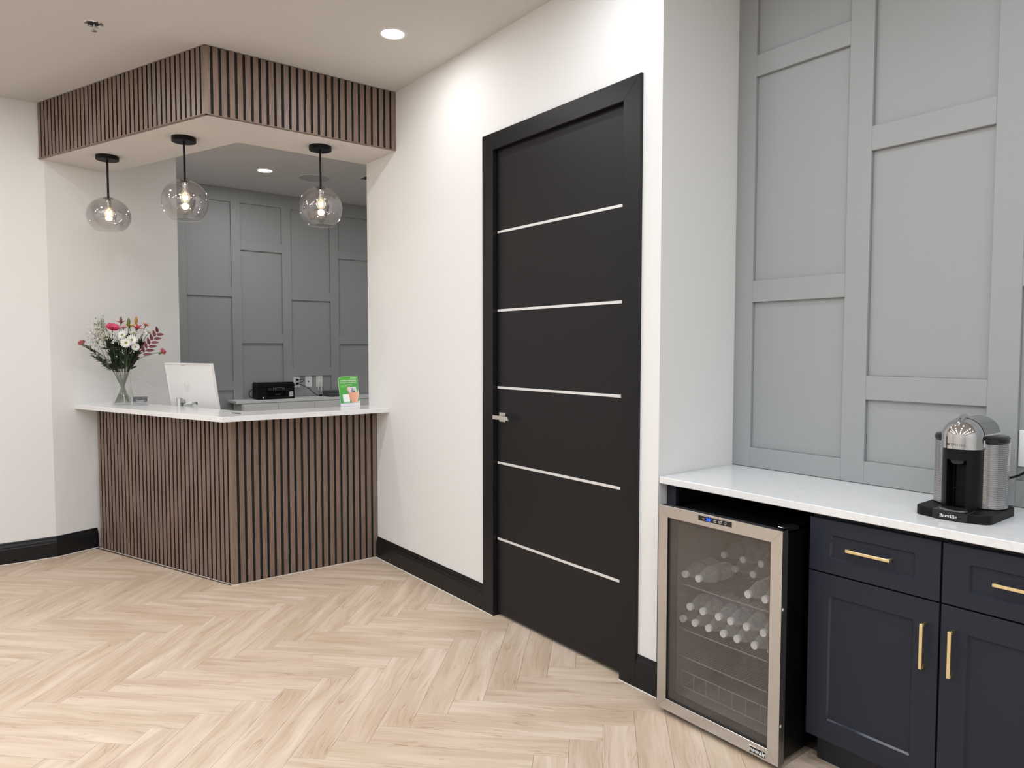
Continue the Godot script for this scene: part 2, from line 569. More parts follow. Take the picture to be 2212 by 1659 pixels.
# ------------------------------------------------------------------ room shell
func make_shell() -> void:
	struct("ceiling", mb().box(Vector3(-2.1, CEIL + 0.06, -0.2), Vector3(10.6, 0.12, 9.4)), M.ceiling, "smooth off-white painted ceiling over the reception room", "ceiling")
	struct("floor", mb().box(Vector3(-2.1, -0.08, -0.2), Vector3(10.6, 0.15, 9.4)), M.subfloor, "light oak floor laid in a herringbone of wide planks", "floor")
	struct("wall_left", mb().prism(v2([-5.66, 4.3, -5.66, -0.466, -5.80, -0.42, -5.80, 4.3]), 0, CEIL), M.wall, "off-white painted wall at the left edge of the room", "wall")
	var n := Vector2(0.3665, -0.930).orthogonal()
	var o := (D3END - BEND).normalized().orthogonal() * 0.12
	if o.x > 0: o = -o
	var w3 := PackedVector2Array([BEND, D3END, D3END + o, BEND + o])
	struct("wall_corner", mb().prism(w3, 0, CEIL), M.wall, "short angled off-white wall behind the vase of flowers", "wall")
	# the door wall: left piece, right piece and the piece over the door, joined
	var wd := mb()
	wd.prism(v2([-4.437, ZD, -2.990, ZD, -2.990, ZD - 0.12, -4.437, ZD - 0.12]), 0, CEIL)
	wd.prism(v2([-2.044, ZD, NX, ZD, NX, ZN - 0.12, NX - 0.12, ZN - 0.12, NX - 0.12, ZD - 0.12, -2.044, ZD - 0.12]), 0, CEIL)
	wd.box(Vector3((-2.99 - 2.044) / 2, (2.46 + CEIL) / 2, ZD - 0.06), Vector3(0.946, CEIL - 2.46, 0.12))
	struct("wall_door", wd, M.wall, "white painted wall around the black door, turning into the niche", "wall")
	struct("wall_right", mb().box(Vector3(3.06, CEIL / 2, 0.7), Vector3(0.12, CEIL, 7.1)), M.wall, "white painted wall closing the room on the right outside the picture", "wall")
	struct("wall_rear", mb().box(Vector3(-1.35, CEIL / 2, 4.25), Vector3(8.7, CEIL, 0.12)), M.wall, "white painted wall behind the viewer", "wall")
	# office walls
	struct("wall_office_left", mb().box(Vector3(-6.55, CEIL / 2, -1.23), Vector3(1.08, CEIL, 0.12)), M.wall, "office wall hidden behind the angled wall", "wall")
	struct("wall_office_right", mb().box(Vector3(-4.25, CEIL / 2, -3.4), Vector3(0.12, CEIL, 2.2)), M.wall, "office wall hidden behind the door wall", "wall")
	struct("wall_office_far", mb().box(Vector3(-5.65, CEIL / 2, -4.45), Vector3(3.0, CEIL, 0.12)), M.wall, "far end wall of the office, out of sight", "wall")
	struct("wall_office_behind_door", mb().box(Vector3(-2.55, CEIL / 2, -2.5), Vector3(1.2, CEIL, 0.06)), M.wall, "dark wall closing the space behind the black door", "wall")
	# the lower office ceiling
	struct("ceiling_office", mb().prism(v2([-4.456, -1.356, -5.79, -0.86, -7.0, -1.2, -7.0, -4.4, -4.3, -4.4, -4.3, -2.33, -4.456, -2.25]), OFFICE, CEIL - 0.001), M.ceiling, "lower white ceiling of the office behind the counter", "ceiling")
	# baseboards
	var prof := v2([0, 0, 0.016, 0, 0.016, 0.098, 0.013, 0.104, 0.013, 0.112, 0.010, 0.120, 0.006, 0.127, 0.006, 0.134, 0.003, 0.141, 0, 0.141])
	baseboard("baseboard_left", prof, Vector3(-5.66, 0, 4.19), Vector3(-5.66, 0, -0.466), Vector3(1, 0, 0), 0.0, 0.17, "black moulded baseboard along the left wall")
	var d3 := Vector3(D3END.x - BEND.x, 0, D3END.y - BEND.y).normalized()
	var b3 := Vector3(BEND.x, 0, BEND.y)
	baseboard("baseboard_corner", prof, b3, b3 + d3 * 0.275, Vector3(-d3.z, 0, d3.x), -0.17, 0.0, "short black baseboard on the angled wall beside the slatted counter")
	baseboard("baseboard_door", prof, Vector3(-4.315, 0, ZD), Vector3(-3.065, 0, ZD), Vector3(0, 0, 1), 0.0, 0.0, "black moulded baseboard between the slatted counter and the door")
	baseboard("baseboard_door_right", prof, Vector3(-1.968, 0, ZD), Vector3(NX + 0.016, 0, ZD), Vector3(0, 0, 1), 0.0, 0.0, "short black baseboard between the door and the drinks fridge")
	# sprinkler, speaker, vent
	var sp := thing("sprinkler", "small chrome fire sprinkler set in the ceiling at the top left", "sprinkler", Vector3(-4.112, CEIL, -0.563))
	part("cup", mb().lathe([Vector2(0.026, 0.0), Vector2(0.028, -0.003), Vector2(0.040, -0.004), Vector2(0.043, 0.0)], 32), M.chrome, sp)
	part("recess", mb().lathe([Vector2(0.0, -0.0012), Vector2(0.027, -0.0008)], 24), M.dark, sp)
	var fr := mb()
	fr.tube([Vector3(0.014, 0, 0), Vector3(0.014, -0.016, 0), Vector3(0.004, -0.03, 0)], 0.0022)
	fr.tube([Vector3(-0.014, 0, 0), Vector3(-0.014, -0.016, 0), Vector3(-0.004, -0.03, 0)], 0.0022)
	fr.tube([Vector3(0, 0, 0), Vector3(0, -0.032, 0)], 0.003)
	part("frame_arm", fr, M.chrome, sp)
	part("deflector", mb().lathe([Vector2(0, -0.036), Vector2(0.015, -0.035), Vector2(0.015, -0.033), Vector2(0, -0.032)], 16), M.chrome, sp)
	var spk := thing("ceiling_speaker", "large round white speaker grille in the office ceiling", "speaker", Vector3(-6.14, OFFICE, -2.535))
	part("rim", mb().lathe([Vector2(0.132, -0.003), Vector2(0.137, -0.006), Vector2(0.145, -0.005), Vector2(0.148, 0)], 48), M.ceiling, spk)
	part("grille", mb().lathe([Vector2(0, -0.004), Vector2(0.134, -0.0035)], 48), mat(lin(0.45, 0.45, 0.455), 0.7), spk)
	var vt := thing("air_vent", "square white louvred air vent in the office ceiling at the right", "vent", Vector3(-5.776, OFFICE, -2.988))
	var vf := mb()
	for k in 4:
		vf.xf = Transform3D(Basis(Vector3.UP, k * PI / 2), Vector3.ZERO)
		vf.sweep(v2([0, 0, 0.026, 0, 0.020, -0.006, 0.003, -0.006]), Vector3(-0.15, 0, -0.15), Vector3(0.15, 0, -0.15), Vector3(0, 0, 1), Vector3.UP, 1.0, -1.0)
	part("frame", vf, M.ceiling, vt)
	part("duct", mb().box(Vector3(0, -0.001, 0), Vector3(0.25, 0.001, 0.25)), M.dark, vt)
	for k in 8:
		var s := mb()
		s.xf = Transform3D(Basis(Vector3.RIGHT, 0.6), Vector3(0, -0.004, -0.108 + k * 0.031))
		s.box(Vector3.ZERO, Vector3(0.25, 0.0015, 0.02))
		part("louvre", s, M.ceiling, vt)

func baseboard(called: String, prof: PackedVector2Array, a: Vector3, b: Vector3, out: Vector3, k0: float, k1: float, label: String) -> void:
	var o := struct(called, mb().sweep(prof, a, b, out, Vector3.UP, k0, k1), M.black, label, "baseboard")
	part("caulk_line", mb().sweep(v2([0.015, 0, 0.0185, 0, 0.0165, 0.0035, 0.015, 0.0035]), a, b, out, Vector3.UP, k0, k1), M.caulk, o)

# ------------------------------------------------------------------ herringbone floor
func make_floor() -> void:
	var fl := get_node("floor")
	var wa := 0.1200
	var wb := 0.1170
	var c := sqrt(0.5)
	var A := Vector2(c, -c)      # along -a in (x, z)
	var B := Vector2(-c, -c)     # along b
	var room := v2([-5.655, 4.15, -5.655, -0.466, -5.735, -0.70, -4.325, -1.225, -4.325, -2.195, -3.0, -2.195, -3.0, -2.30, -2.03, -2.30, -2.03, -2.195, -1.862, -2.195, -1.862, -2.34, 2.99, -2.34, 2.99, 4.15])
	var fwd := Vector2(-0.7895, -0.6138)
	var right := Vector2(0.6138, -0.7895)
	var items := []
	for Y in range(-45, 60):
		for X in range(-60, 60):
			var d := posmod(X - Y + 1, 12)
			var i0 := Vector2.ZERO
			var horiz := false
			if d == 0:
				horiz = true
				i0 = Vector2(X, Y)
			elif posmod(X - Y, 12) == 10:   # lowest cell of an upright plank
				i0 = Vector2(X, Y)
			else:
				continue
			var du := A if horiz else B
			var dv := B if horiz else A
			var org := A * (i0.x * wa - 0.461) + B * (2.627 + i0.y * wb)
			var L := 6.0 * (wa if horiz else wb)
			var w := wb if horiz else wa
			var mid := org + du * L * 0.5 + dv * w * 0.5
			if mid.x < -6.4 or mid.x > 3.5 or mid.y < -2.9 or mid.y > 4.8:
				continue
			items.append([org, du, dv, mid, L, w])
	items.sort_custom(func(p, q): return p[3].length() < q[3].length())
	var shared := {}
	var rest := mb()
	var count := 0
	var g := 0.0005
	for it in items:
		var org: Vector2 = it[0]
		var du: Vector2 = it[1]
		var dv: Vector2 = it[2]
		var L: float = it[4]
		var w: float = it[5]
		var quad := PackedVector2Array([org + du * g + dv * g, org + du * (L - g) + dv * g, org + du * (L - g) + dv * (w - g), org + du * g + dv * (w - g)])
		var cut := Geometry2D.intersect_polygons(quad, room)
		if cut.is_empty():
			continue
		var seen := false
		for q in quad:
			var f: float = q.dot(fwd)
			var r: float = q.dot(right)
			if f > 1.6 and absf(r) < f * 0.80 + 0.15: seen = true
		var strip := rng.randi_range(0, STRIPS - 1)
		var flip := rng.randf() < 0.5
		var whole: bool = cut.size() == 1 and cut[0].size() == 4 and absf(absf(poly_area(cut[0])) - (L - 2 * g) * (w - 2 * g)) < 1e-5
		var uvf := func(q: Vector2) -> Vector2:
			var u := (q - org).dot(du) / L
			var v := (q - org).dot(dv) / w
			if flip: u = 1.0 - u; v = 1.0 - v
			return Vector2(lerpf(0.002, 0.998, u), (strip + lerpf(0.01, 0.99, v)) / STRIPS)
		if not seen or count >= 300:
			for pl in cut:
				plank(rest, pl, uvf, Vector2.ZERO)
			continue
		count += 1
		if whole:
			# a node of its own, its mesh shared with the planks of the same board pattern
			var key := str(strip) + str(flip) + str(w)
			if not shared.has(key):
				var b := mb()
				var lq := PackedVector2Array([Vector2(g, g), Vector2(L - g, g), Vector2(L - g, w - g), Vector2(g, w - g)])
				var luv := func(q: Vector2) -> Vector2:
					var u := q.x / L
					var v := q.y / w
					if flip: u = 1.0 - u; v = 1.0 - v
					return Vector2(lerpf(0.002, 0.998, u), (strip + lerpf(0.01, 0.99, v)) / STRIPS)
				plank(b, lq, luv, Vector2.ZERO)
				shared[key] = b.mesh()
			var o := part_mesh("plank", shared[key], M.floor, fl)
			# local x along du, local z along dv or its opposite: a half turn keeps it a rotation
			var zx := Vector2(-du.y, du.x)
			if zx.dot(dv) > 0:
				o.transform = Transform3D(Basis(Vector3(du.x, 0, du.y), Vector3.UP, Vector3(zx.x, 0, zx.y)), Vector3(org.x, 0, org.y))
			else:
				var og := org + du * L
				o.transform = Transform3D(Basis(Vector3(-du.x, 0, -du.y), Vector3.UP, Vector3(dv.x, 0, dv.y)), Vector3(og.x, 0, og.y))
		else:
			var b2 := mb()
			for pl in cut:
				plank(b2, pl, uvf, Vector2.ZERO)
			part("plank", b2, M.floor, fl)
	if rest.vs.size():
		var o2 := part("planks_beyond", rest, M.floor, fl)
		o2.set_meta("kind", "stuff")

func poly_area(p: PackedVector2Array) -> float:
	var a := 0.0
	for i in p.size():
		a += p[i].cross(p[(i + 1) % p.size()])
	return a * 0.5

func plank(b: MB, pl: PackedVector2Array, uvf: Callable, _o: Vector2) -> void:
	var idx := Geometry2D.triangulate_polygon(pl)
	for i in range(0, idx.size(), 3):
		var p := [pl[idx[i]], pl[idx[i + 1]], pl[idx[i + 2]]]
		b.face([Vector3(p[0].x, 0, p[0].y), Vector3(p[1].x, 0, p[1].y), Vector3(p[2].x, 0, p[2].y)], Vector3.UP, [uvf.call(p[0]), uvf.call(p[1]), uvf.call(p[2])])
	var a := signf(poly_area(pl))
	for i in pl.size():
		var p := pl[i]
		var q := pl[(i + 1) % pl.size()]
		var e := q - p
		var t := [uvf.call(p), uvf.call(q), uvf.call(q), uvf.call(p)]
		b.face([Vector3(p.x, 0, p.y), Vector3(q.x, 0, q.y), Vector3(q.x, -0.004, q.y), Vector3(p.x, -0.004, p.y)], Vector3(e.y, 0, -e.x) * a, t)

# ------------------------------------------------------------------ slatted soffit and slatted counter
func slat_row(parent: Node, a: Vector2, b: Vector2, y0: float, y1: float, count: int, out: Vector2) -> void:
	# black-cored slats with a walnut face, from a to b in plan
	var d := (b - a).normalized()
	var pitch := a.distance_to(b) / count
	var wd := pitch * 0.66
	var r := Vector3(d.x, 0, d.y)
	var u := Vector3(out.x, 0, out.y)
	var core := mb().sweep(v2([0.0004, 0, wd - 0.0004, 0, wd - 0.0004, 0.0068, 0.0004, 0.0068]), Vector3(0, y0 + 0.0005, 0), Vector3(0, y1 - 0.0005, 0), r, u)
	var face := mb().sweep(v2([0, 0.0055, wd, 0.0055, wd, 0.0070, wd - 0.0012, 0.008, 0.0012, 0.008, 0, 0.0070]), Vector3(0, y0, 0), Vector3(0, y1, 0), r, u)
	var m := core.mesh()
	var fa := []
	fa.resize(Mesh.ARRAY_MAX)
	fa[Mesh.ARRAY_VERTEX] = face.vs
	fa[Mesh.ARRAY_NORMAL] = face.ns
	fa[Mesh.ARRAY_TEX_UV] = face.us
	m.add_surface_from_arrays(Mesh.PRIMITIVE_TRIANGLES, fa)
	for k in count:
		var s := a + d * (pitch * k)
		var o := part_mesh("slat", m, null, parent)
		o.set_surface_override_material(0, M.felt)
		o.set_surface_override_material(1, M.wood[rng.randi_range(0, 4)])
		o.position = Vector3(s.x, 0, s.y)

func make_soffit_and_desk() -> void:
	# soffit
	var sc := Vector2(-4.020, -1.058)
	var sl := Vector2(-5.652, -0.430)
	var ic := Vector2(-4.456, -1.356)
	var dl := (sl - sc).normalized()
	var nl := Vector2(-dl.y, dl.x)      # towards the room
	if nl.y < 0: nl = -nl
	var t := 0.020
	var core := PackedVector2Array([sc + Vector2(-t, 0) + nl * -t * 0.9, Vector2(sc.x - t, ZD + 0.001), Vector2(ic.x, ZD + 0.001), ic, Vector2(-5.80, -0.862), Vector2(-5.665, -0.48), Vector2(-5.654, -0.45)])
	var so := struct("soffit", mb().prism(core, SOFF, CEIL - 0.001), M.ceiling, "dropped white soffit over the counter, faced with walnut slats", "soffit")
	var bk := mb()
	bk.prism(PackedVector2Array([Vector2(sc.x - t, sc.y - 0.004), Vector2(sc.x - 0.008, sc.y - 0.002), Vector2(sc.x - 0.008, ZD + 0.001), Vector2(sc.x - t, ZD + 0.001)]), SOFF + 0.002, CEIL - 0.001)
	var a0 := sc - nl * 0.008
	bk.prism(PackedVector2Array([a0, a0 - nl * 0.012, sl - nl * 0.020 + dl * -0.004, sl - nl * 0.008]), SOFF + 0.002, CEIL - 0.001)
	part("felt_backing", bk, M.felt, so)
	var lipm := mb()
	lipm.prism(PackedVector2Array([Vector2(sc.x - t, sc.y - 0.004), Vector2(sc.x, sc.y), Vector2(sc.x, ZD + 0.001), Vector2(sc.x - t, ZD + 0.001)]), SOFF, SOFF + 0.004)
	lipm.prism(PackedVector2Array([sc, sc - nl * 0.020, sl - nl * 0.020, sl]), SOFF, SOFF + 0.004)
	part("bottom_edge", lipm, M.wood[4], so)
	slat_row(so, Vector2(sc.x - 0.008, sc.y), Vector2(sc.x - 0.008, ZD - 0.010), SOFF + 0.004, CEIL - 0.004, 27, Vector2(1, 0))
	slat_row(so, sc - nl * 0.008, sl - nl * 0.008 , SOFF + 0.004, CEIL - 0.004, 40, nl)
	# counter
	var cc := Vector2(-4.316, -1.242)
	var cl := Vector2(-5.722, -0.730)
	var dk := thing("reception_desk", "walnut slatted reception desk with black gaps standing across the room corner", "desk")
	dl = (cl - cc).normalized()
	nl = Vector2(-dl.y, dl.x)
	if nl.y < 0: nl = -nl
	var top := 1.000
	var body := mb()
	var in_c := cc + Vector2(-0.020, 0) - nl * 0.020
	body.prism(PackedVector2Array([in_c, Vector2(cc.x - 0.02, ZD + 0.002), Vector2(cc.x - 0.12, ZD + 0.002), in_c + Vector2(-0.10, -0.06)]), 0.0, top)
	body.prism(PackedVector2Array([in_c, in_c + Vector2(-0.10, -0.06), cl - nl * 0.12 - dl * 0.035, cl - nl * 0.020 - dl * 0.002]), 0.0, top)
	part("body", body, M.white_plastic, dk)
	var fb := mb()
	fb.prism(PackedVector2Array([Vector2(cc.x - 0.02, cc.y - 0.006), Vector2(cc.x - 0.008, cc.y - 0.002), Vector2(cc.x - 0.008, ZD + 0.002), Vector2(cc.x - 0.02, ZD + 0.002)]), 0.0, top)
	fb.prism(PackedVector2Array([cc - nl * 0.008, cc - nl * 0.020, cl - nl * 0.020, cl - nl * 0.008]), 0.0, top)
	part("felt_backing", fb, M.felt, dk)
	slat_row(dk, Vector2(cc.x - 0.008, cc.y), Vector2(cc.x - 0.008, ZD - 0.010), 0.003, top, 22, Vector2(1, 0))
	slat_row(dk, cc - nl * 0.008, cl - nl * 0.008, 0.003, top, 35, nl)
	part("caulk_line", mb().prism(PackedVector2Array([cc + Vector2(0.002, 0), Vector2(cc.x + 0.002, ZD + 0.017), Vector2(cc.x - 0.004, ZD + 0.017), cc + Vector2(-0.004, 0)]), 0.0, 0.003).prism(PackedVector2Array([cc + nl * 0.002, cc - nl * 0.004, cl - nl * 0.004, cl + nl * 0.002]), 0.0, 0.003), M.caulk, dk)
	# worktop
	var wt := PackedVector2Array([Vector2(-4.151, -1.150), Vector2(-4.144, ZD + 0.001), Vector2(-4.437, ZD + 0.001), Vector2(-4.445, -1.372), Vector2(-5.10, -1.152), Vector2(-5.848, -0.885), Vector2(-5.712, -0.604)])
	solo("reception_countertop", mb().prism(wt, 1.001, 1.031, 0.002), M.quartz, "white veined quartz countertop on top of the slatted reception desk", "countertop")
	# the lower working surface behind it
	var wd := thing("work_desk", "lower white work surface behind the slatted reception desk, under the monitor", "desk")
	part("top", mb().prism(v2([-4.46, -1.405, -5.79, -0.925, -5.955, -1.345, -5.4, -1.95, -4.9, -2.15, -4.5, -2.19]), 0.715, 0.745), M.white_plastic, wd)
	part("leg", mb().box(Vector3(-5.35, 0.357, -1.75), Vector3(0.05, 0.715, 0.05)), M.white_plastic, wd)
	part("leg", mb().box(Vector3(-4.62, 0.357, -2.05), Vector3(0.05, 0.715, 0.05)), M.white_plastic, wd)
	part("leg", mb().box(Vector3(-5.75, 0.357, -1.15), Vector3(0.05, 0.715, 0.05)), M.white_plastic, wd)

# ------------------------------------------------------------------ door
func make_door() -> void:
	var t := thing("door_1", "tall flush black door with five thin white metal strips in a black frame", "door")
	t.set_meta("kind", "structure")
	var zl := -2.212
	part("leaf", mb().box(Vector3((-2.967 - 2.058) / 2, 1.227, zl - 0.022), Vector3(0.909, 2.422, 0.044), 0.002), M.door, t)
	for y in [2.0225, 1.618, 1.217, 0.8205, 0.4155]:
		part("metal_strip", mb().box(Vector3((-2.966 - 2.086) / 2, y, zl + 0.0005), Vector3(0.880, 0.0125, 0.003), 0.0006), M.strip, t)
	# jambs and casing
	var jm := mb()
	jm.box(Vector3(-2.980, 1.225, ZD - 0.05), Vector3(0.016, 2.45, 0.13))
	jm.box(Vector3(-2.050, 1.225, ZD - 0.05), Vector3(0.012, 2.45, 0.13))
	jm.box(Vector3(-2.515, 2.452, ZD - 0.05), Vector3(0.942, 0.016, 0.13))
	part("jamb", jm, M.black, t)
	part("stop_gap", mb().box(Vector3(-2.515, 2.4405, zl - 0.012), Vector3(0.91, 0.004, 0.02)), M.dark, t)
	var prof := v2([0, 0, 0.094, 0, 0.094, 0.013, 0.091, 0.016, 0.002, 0.016, 0, 0.014])
	var f := Vector3(0, 0, 1)
	# u runs outwards from the opening
	part("casing_side", mb().sweep(prof, Vector3(-2.973, 0.001, ZD), Vector3(-2.973, 2.440, ZD), Vector3(-1, 0, 0), f, 0.0, 1.0 - 0.06), M.black, t)
	part("casing_side", mb().sweep(prof, Vector3(-2.061, 0.001, ZD), Vector3(-2.061, 2.440, ZD), Vector3(1, 0, 0), f, 0.0, 1.0 - 0.06), M.black, t)
	var prof2 := v2([0, 0, 0.088, 0, 0.088, 0.013, 0.085, 0.0165, 0.002, 0.0165, 0, 0.014])
	part("casing_head", mb().sweep(prof2, Vector3(-2.973, 2.4405, ZD), Vector3(-2.061, 2.4405, ZD), Vector3.UP, f, -1.0 / 0.94, 1.0 / 0.94), M.black, t)
	var lv := part("lever_handle", mb().box(Vector3(-2.916, 1.064, zl + 0.005), Vector3(0.050, 0.050, 0.010), 0.0015).box(Vector3(-2.91, 1.064, zl + 0.03), Vector3(0.018, 0.018, 0.044)), M.nickel, t)
	lv.set_meta("label", "square chrome lever handle")
	var bar := mb()
	bar.sweep(v2([0, 0, 0.016, 0, 0.020, 0.008, 0.0, 0.008]), Vector3(-2.940, 1.056, zl + 0.046), Vector3(-2.806, 1.056, zl + 0.046), Vector3.UP, f, 0.0, -0.7)
	part("lever", bar, M.nickel, lv)
	part("caulk_line", mb().box(Vector3(-3.02, 0.0015, ZD + 0.0175), Vector3(0.09, 0.003, 0.003)).box(Vector3(-2.014, 0.0015, ZD + 0.0175), Vector3(0.09, 0.003, 0.003)), M.caulk, t)

# ------------------------------------------------------------------ panelled niche
func make_niche() -> void:
	var wn := struct("wall_niche", mb().box(Vector3((NX + 3.0) / 2, CEIL / 2, ZN - 0.06), Vector3(3.0 - NX, CEIL, 0.12)), M.grey, "grey niche wall with square battens framing recessed panels", "wall")
	var zb := ZN + 0.009
	var add := func(x0: float, x1: float, y0: float, y1: float) -> void:
		part("batten", mb().box(Vector3((x0 + x1) / 2, (y0 + y1) / 2, zb), Vector3(x1 - x0, y1 - y0, 0.018), 0.0012), M.grey, wn)
	var cols := [[-1.779, -1.376], [-1.286, -0.884], [-0.795, -0.392], [-0.302, 0.101]]
	var rails := [[[2.574, 2.664], [1.620, 1.712]], [[2.158, 2.248], [1.228, 1.318]], [[2.574, 2.664], [1.622, 1.713]], [[2.158, 2.248], [1.228, 1.318]]]
	var xs := [NX]
	for c in cols:
		add.call(xs[-1], c[0], 0.907, CEIL - 0.001)
		xs.append(c[1])
	add.call(xs[-1], xs[-1] + 0.09, 0.907, CEIL - 0.001)
	for k in 4:
		add.call(cols[k][0], cols[k][1], 0.907, 0.992)
		for r in rails[k]:
			add.call(cols[k][0], cols[k][1], r[0], r[1])
		var lo: float = 0.992
		var ys := [rails[k][1], rails[k][0]]
		for r in ys:
			part("panel", mb().box(Vector3((cols[k][0] + cols[k][1]) / 2, (lo + r[0]) / 2, ZN + 0.0008), Vector3(cols[k][1] - cols[k][0] - 0.002, r[0] - lo - 0.002, 0.002)), M.grey, wn)
			lo = r[1]
		part("panel", mb().box(Vector3((cols[k][0] + cols[k][1]) / 2, (lo + CEIL) / 2, ZN + 0.0008), Vector3(cols[k][1] - cols[k][0] - 0.002, CEIL - lo - 0.004, 0.002)), M.grey, wn)

# ------------------------------------------------------------------ office behind the counter
func make_office() -> void:
	var wo := struct("wall_office", mb().box(Vector3(XB - 0.06 - 0.018, CEIL / 2, -2.8), Vector3(0.12, CEIL, 3.3)), M.grey, "grey office wall with square battens framing recessed panels", "wall")
	var xb := XB - 0.009
	var add := func(z0: float, z1: float, y0: float, y1: float) -> void:
		part("batten", mb().box(Vector3(xb, (y0 + y1) / 2, (z0 + z1) / 2), Vector3(0.018, y1 - y0, absf(z1 - z0)), 0.0012), M.grey, wo)
	# columns from near (left in view) to far
	var cols := [[-1.648, -2.050], [-2.140, -2.541], [-2.632, -3.045], [-3.136, -3.536], [-3.626, -4.026]]
	var rails := [[[1.915, 2.005], [1.018, 1.106]], [[2.366, 2.456], [1.470, 1.558]], [[1.907, 1.998], [1.139, 1.223]], [[2.360, 2.445], [1.464, 1.552]], [[1.907, 1.998], [1.139, 1.223]]]
	var tops := [2.812, 2.813, 2.812, 2.80, 2.81]
	var z := -1.16
	for c in cols:
		add.call(z, c[0], 0.0, OFFICE)
		z = c[1]
	add.call(z, -4.40, 0.0, OFFICE)
	for k in cols.size():
		add.call(cols[k][0], cols[k][1], tops[k], OFFICE)
		add.call(cols[k][0], cols[k][1], 0.0, 0.35)
		var lo := 0.35
		for r in [rails[k][1], rails[k][0], [tops[k], 3.0]]:
			if r[0] < 2.8:
				add.call(cols[k][0], cols[k][1], r[0], r[1])
			part("panel", mb().box(Vector3(XB - 0.0172, (lo + r[0]) / 2, (cols[k][0] + cols[k][1]) / 2), Vector3(0.002, r[0] - lo - 0.002, cols[k][0] - cols[k][1] - 0.002)), M.grey, wo)
			lo = r[1]
	# credenza: worktop, carcass and drawer fronts
	solo("credenza_worktop", mb().box(Vector3(-6.865, 0.9155, -3.19), Vector3(0.270, 0.025, 2.40), 0.002), M.pale_wood, "pale grey wood-grain top of the low cabinet under the printer", "worktop")
	var cr := thing("credenza", "low pale wood-grain cabinet with drawers against the grey office wall", "cabinet")
	part("carcass", mb().box(Vector3(-6.871, 0.491, -3.21), Vector3(0.256, 0.820, 2.33), 0.001), M.pale_wood, cr)
	part("plinth", mb().box(Vector3(-6.90, 0.04, -3.21), Vector3(0.19, 0.08, 2.3)), M.dark, cr)
	var zz := -2.052
	for k in 6:
		var w := 0.366 if k > 0 else 0.331
		part("drawer", mb().box(Vector3(-6.736, 0.66, zz - w / 2), Vector3(0.018, 0.46, w - 0.004), 0.0012), M.pale_wood, cr)
		part("drawer", mb().box(Vector3(-6.736, 0.255, zz - w / 2), Vector3(0.018, 0.34, w - 0.004), 0.0012), M.pale_wood, cr)
		zz -= w
	make_printer()
	make_outlets()
	make_monitor()

func make_printer() -> void:
	# stands on the credenza; front towards +x, z runs to the right in view
	var t := thing("printer", "black inkjet printer with a slanted button panel on the low office cabinet", "printer", Vector3(-6.825, 0.9285, -2.395))
	var L := 0.36
	var shell := mb()
	shell.box(Vector3(-0.06, 0.135, 0), Vector3(0.165, 0.040, L), 0.006)           # lid block
	shell.box(Vector3(-0.06, 0.058, L / 2 - 0.045), Vector3(0.165, 0.114, 0.09), 0.004)
	shell.box(Vector3(-0.06, 0.058, -L / 2 + 0.045), Vector3(0.165, 0.114, 0.09), 0.004)
	shell.box(Vector3(-0.075, 0.058, 0), Vector3(0.12, 0.114, L - 0.16))
	shell.box(Vector3(-0.045, 0.014, 0), Vector3(0.14, 0.026, L - 0.16), 0.003)
	part("housing", shell, M.matte, t)
	part("scanner_lid", mb().box(Vector3(-0.065, 0.159, 0), Vector3(0.155, 0.009, L - 0.01), 0.004), M.gloss, t)
	var cp := mb()
	cp.xf = Transform3D(Basis(Vector3.BACK, -0.65), Vector3(0.024, 0.100, 0))
	cp.box(Vector3.ZERO, Vector3(0.05, 0.008, 0.185), 0.002)
	var c := part("control_panel", cp, M.gloss, t)
	for i in 7:
		for j in 2:
			var b := mb()
			b.xf = cp.xf
			b.box(Vector3(-0.010 + j * 0.016, 0.0048, 0.03 - i * 0.017), Vector3(0.0035, 0.001, 0.006))
			part("button", b, M.text_white, c)
	var s2 := mb()
	s2.xf = cp.xf
	s2.box(Vector3(0, 0.0045, 0.068), Vector3(0.026, 0.001, 0.04))
	part("display", s2, mat(lin(0.03, 0.035, 0.045), 0.2), c)
	var tr := mb()
	tr.sweep(v2([-0.022, 0, 0.022, 0, 0.030, 0.012, -0.030, 0.012]), Vector3(0.008, 0.034, -0.01), Vector3(0.032, 0.040, -0.01), Vector3(0, 0, 1), Vector3.UP)
	part("output_tray", tr, mat(lin(0.03, 0.03, 0.032), 0.5), t)
	part("info_sticker", mb().box(Vector3(0.0232, 0.045, -0.145), Vector3(0.0012, 0.048, 0.036)), M.white, t)
	for k in 3:
		part("sticker_print", mb().box(Vector3(0.0240, 0.058 - k * 0.012, -0.145), Vector3(0.0006, 0.004, 0.022)), mat(lin(0.25, 0.25, 0.26), 0.5), t)
	part("badge", mb().box(Vector3(0.0232, 0.018, 0.13), Vector3(0.001, 0.012, 0.012)), M.text_white, t)
	part("slot", mb().box(Vector3(0.0228, 0.066, 0.135), Vector3(0.0008, 0.0015, 0.085)), M.dark, t)
	part("side_cable", mb().curved([Vector3(-0.13, 0.09, L / 2 + 0.002), Vector3(-0.135, 0.085, L / 2 + 0.02), Vector3(-0.135, 0.06, L / 2 + 0.032), Vector3(-0.135, 0.03, L / 2 + 0.03), Vector3(-0.13, 0.012, L / 2 + 0.012)], 0.0035), M.matte, t)

func plate(label: String, z: float, group: String) -> Node3D:
	var t := thing("wall_plate", label, "outlet", Vector3(XB - 0.016, 1.081, z), 0.0, group)
	part("cover", mb().box(Vector3(0.003, 0, 0), Vector3(0.006, 0.114, 0.070), 0.002), M.white, t)
	return t

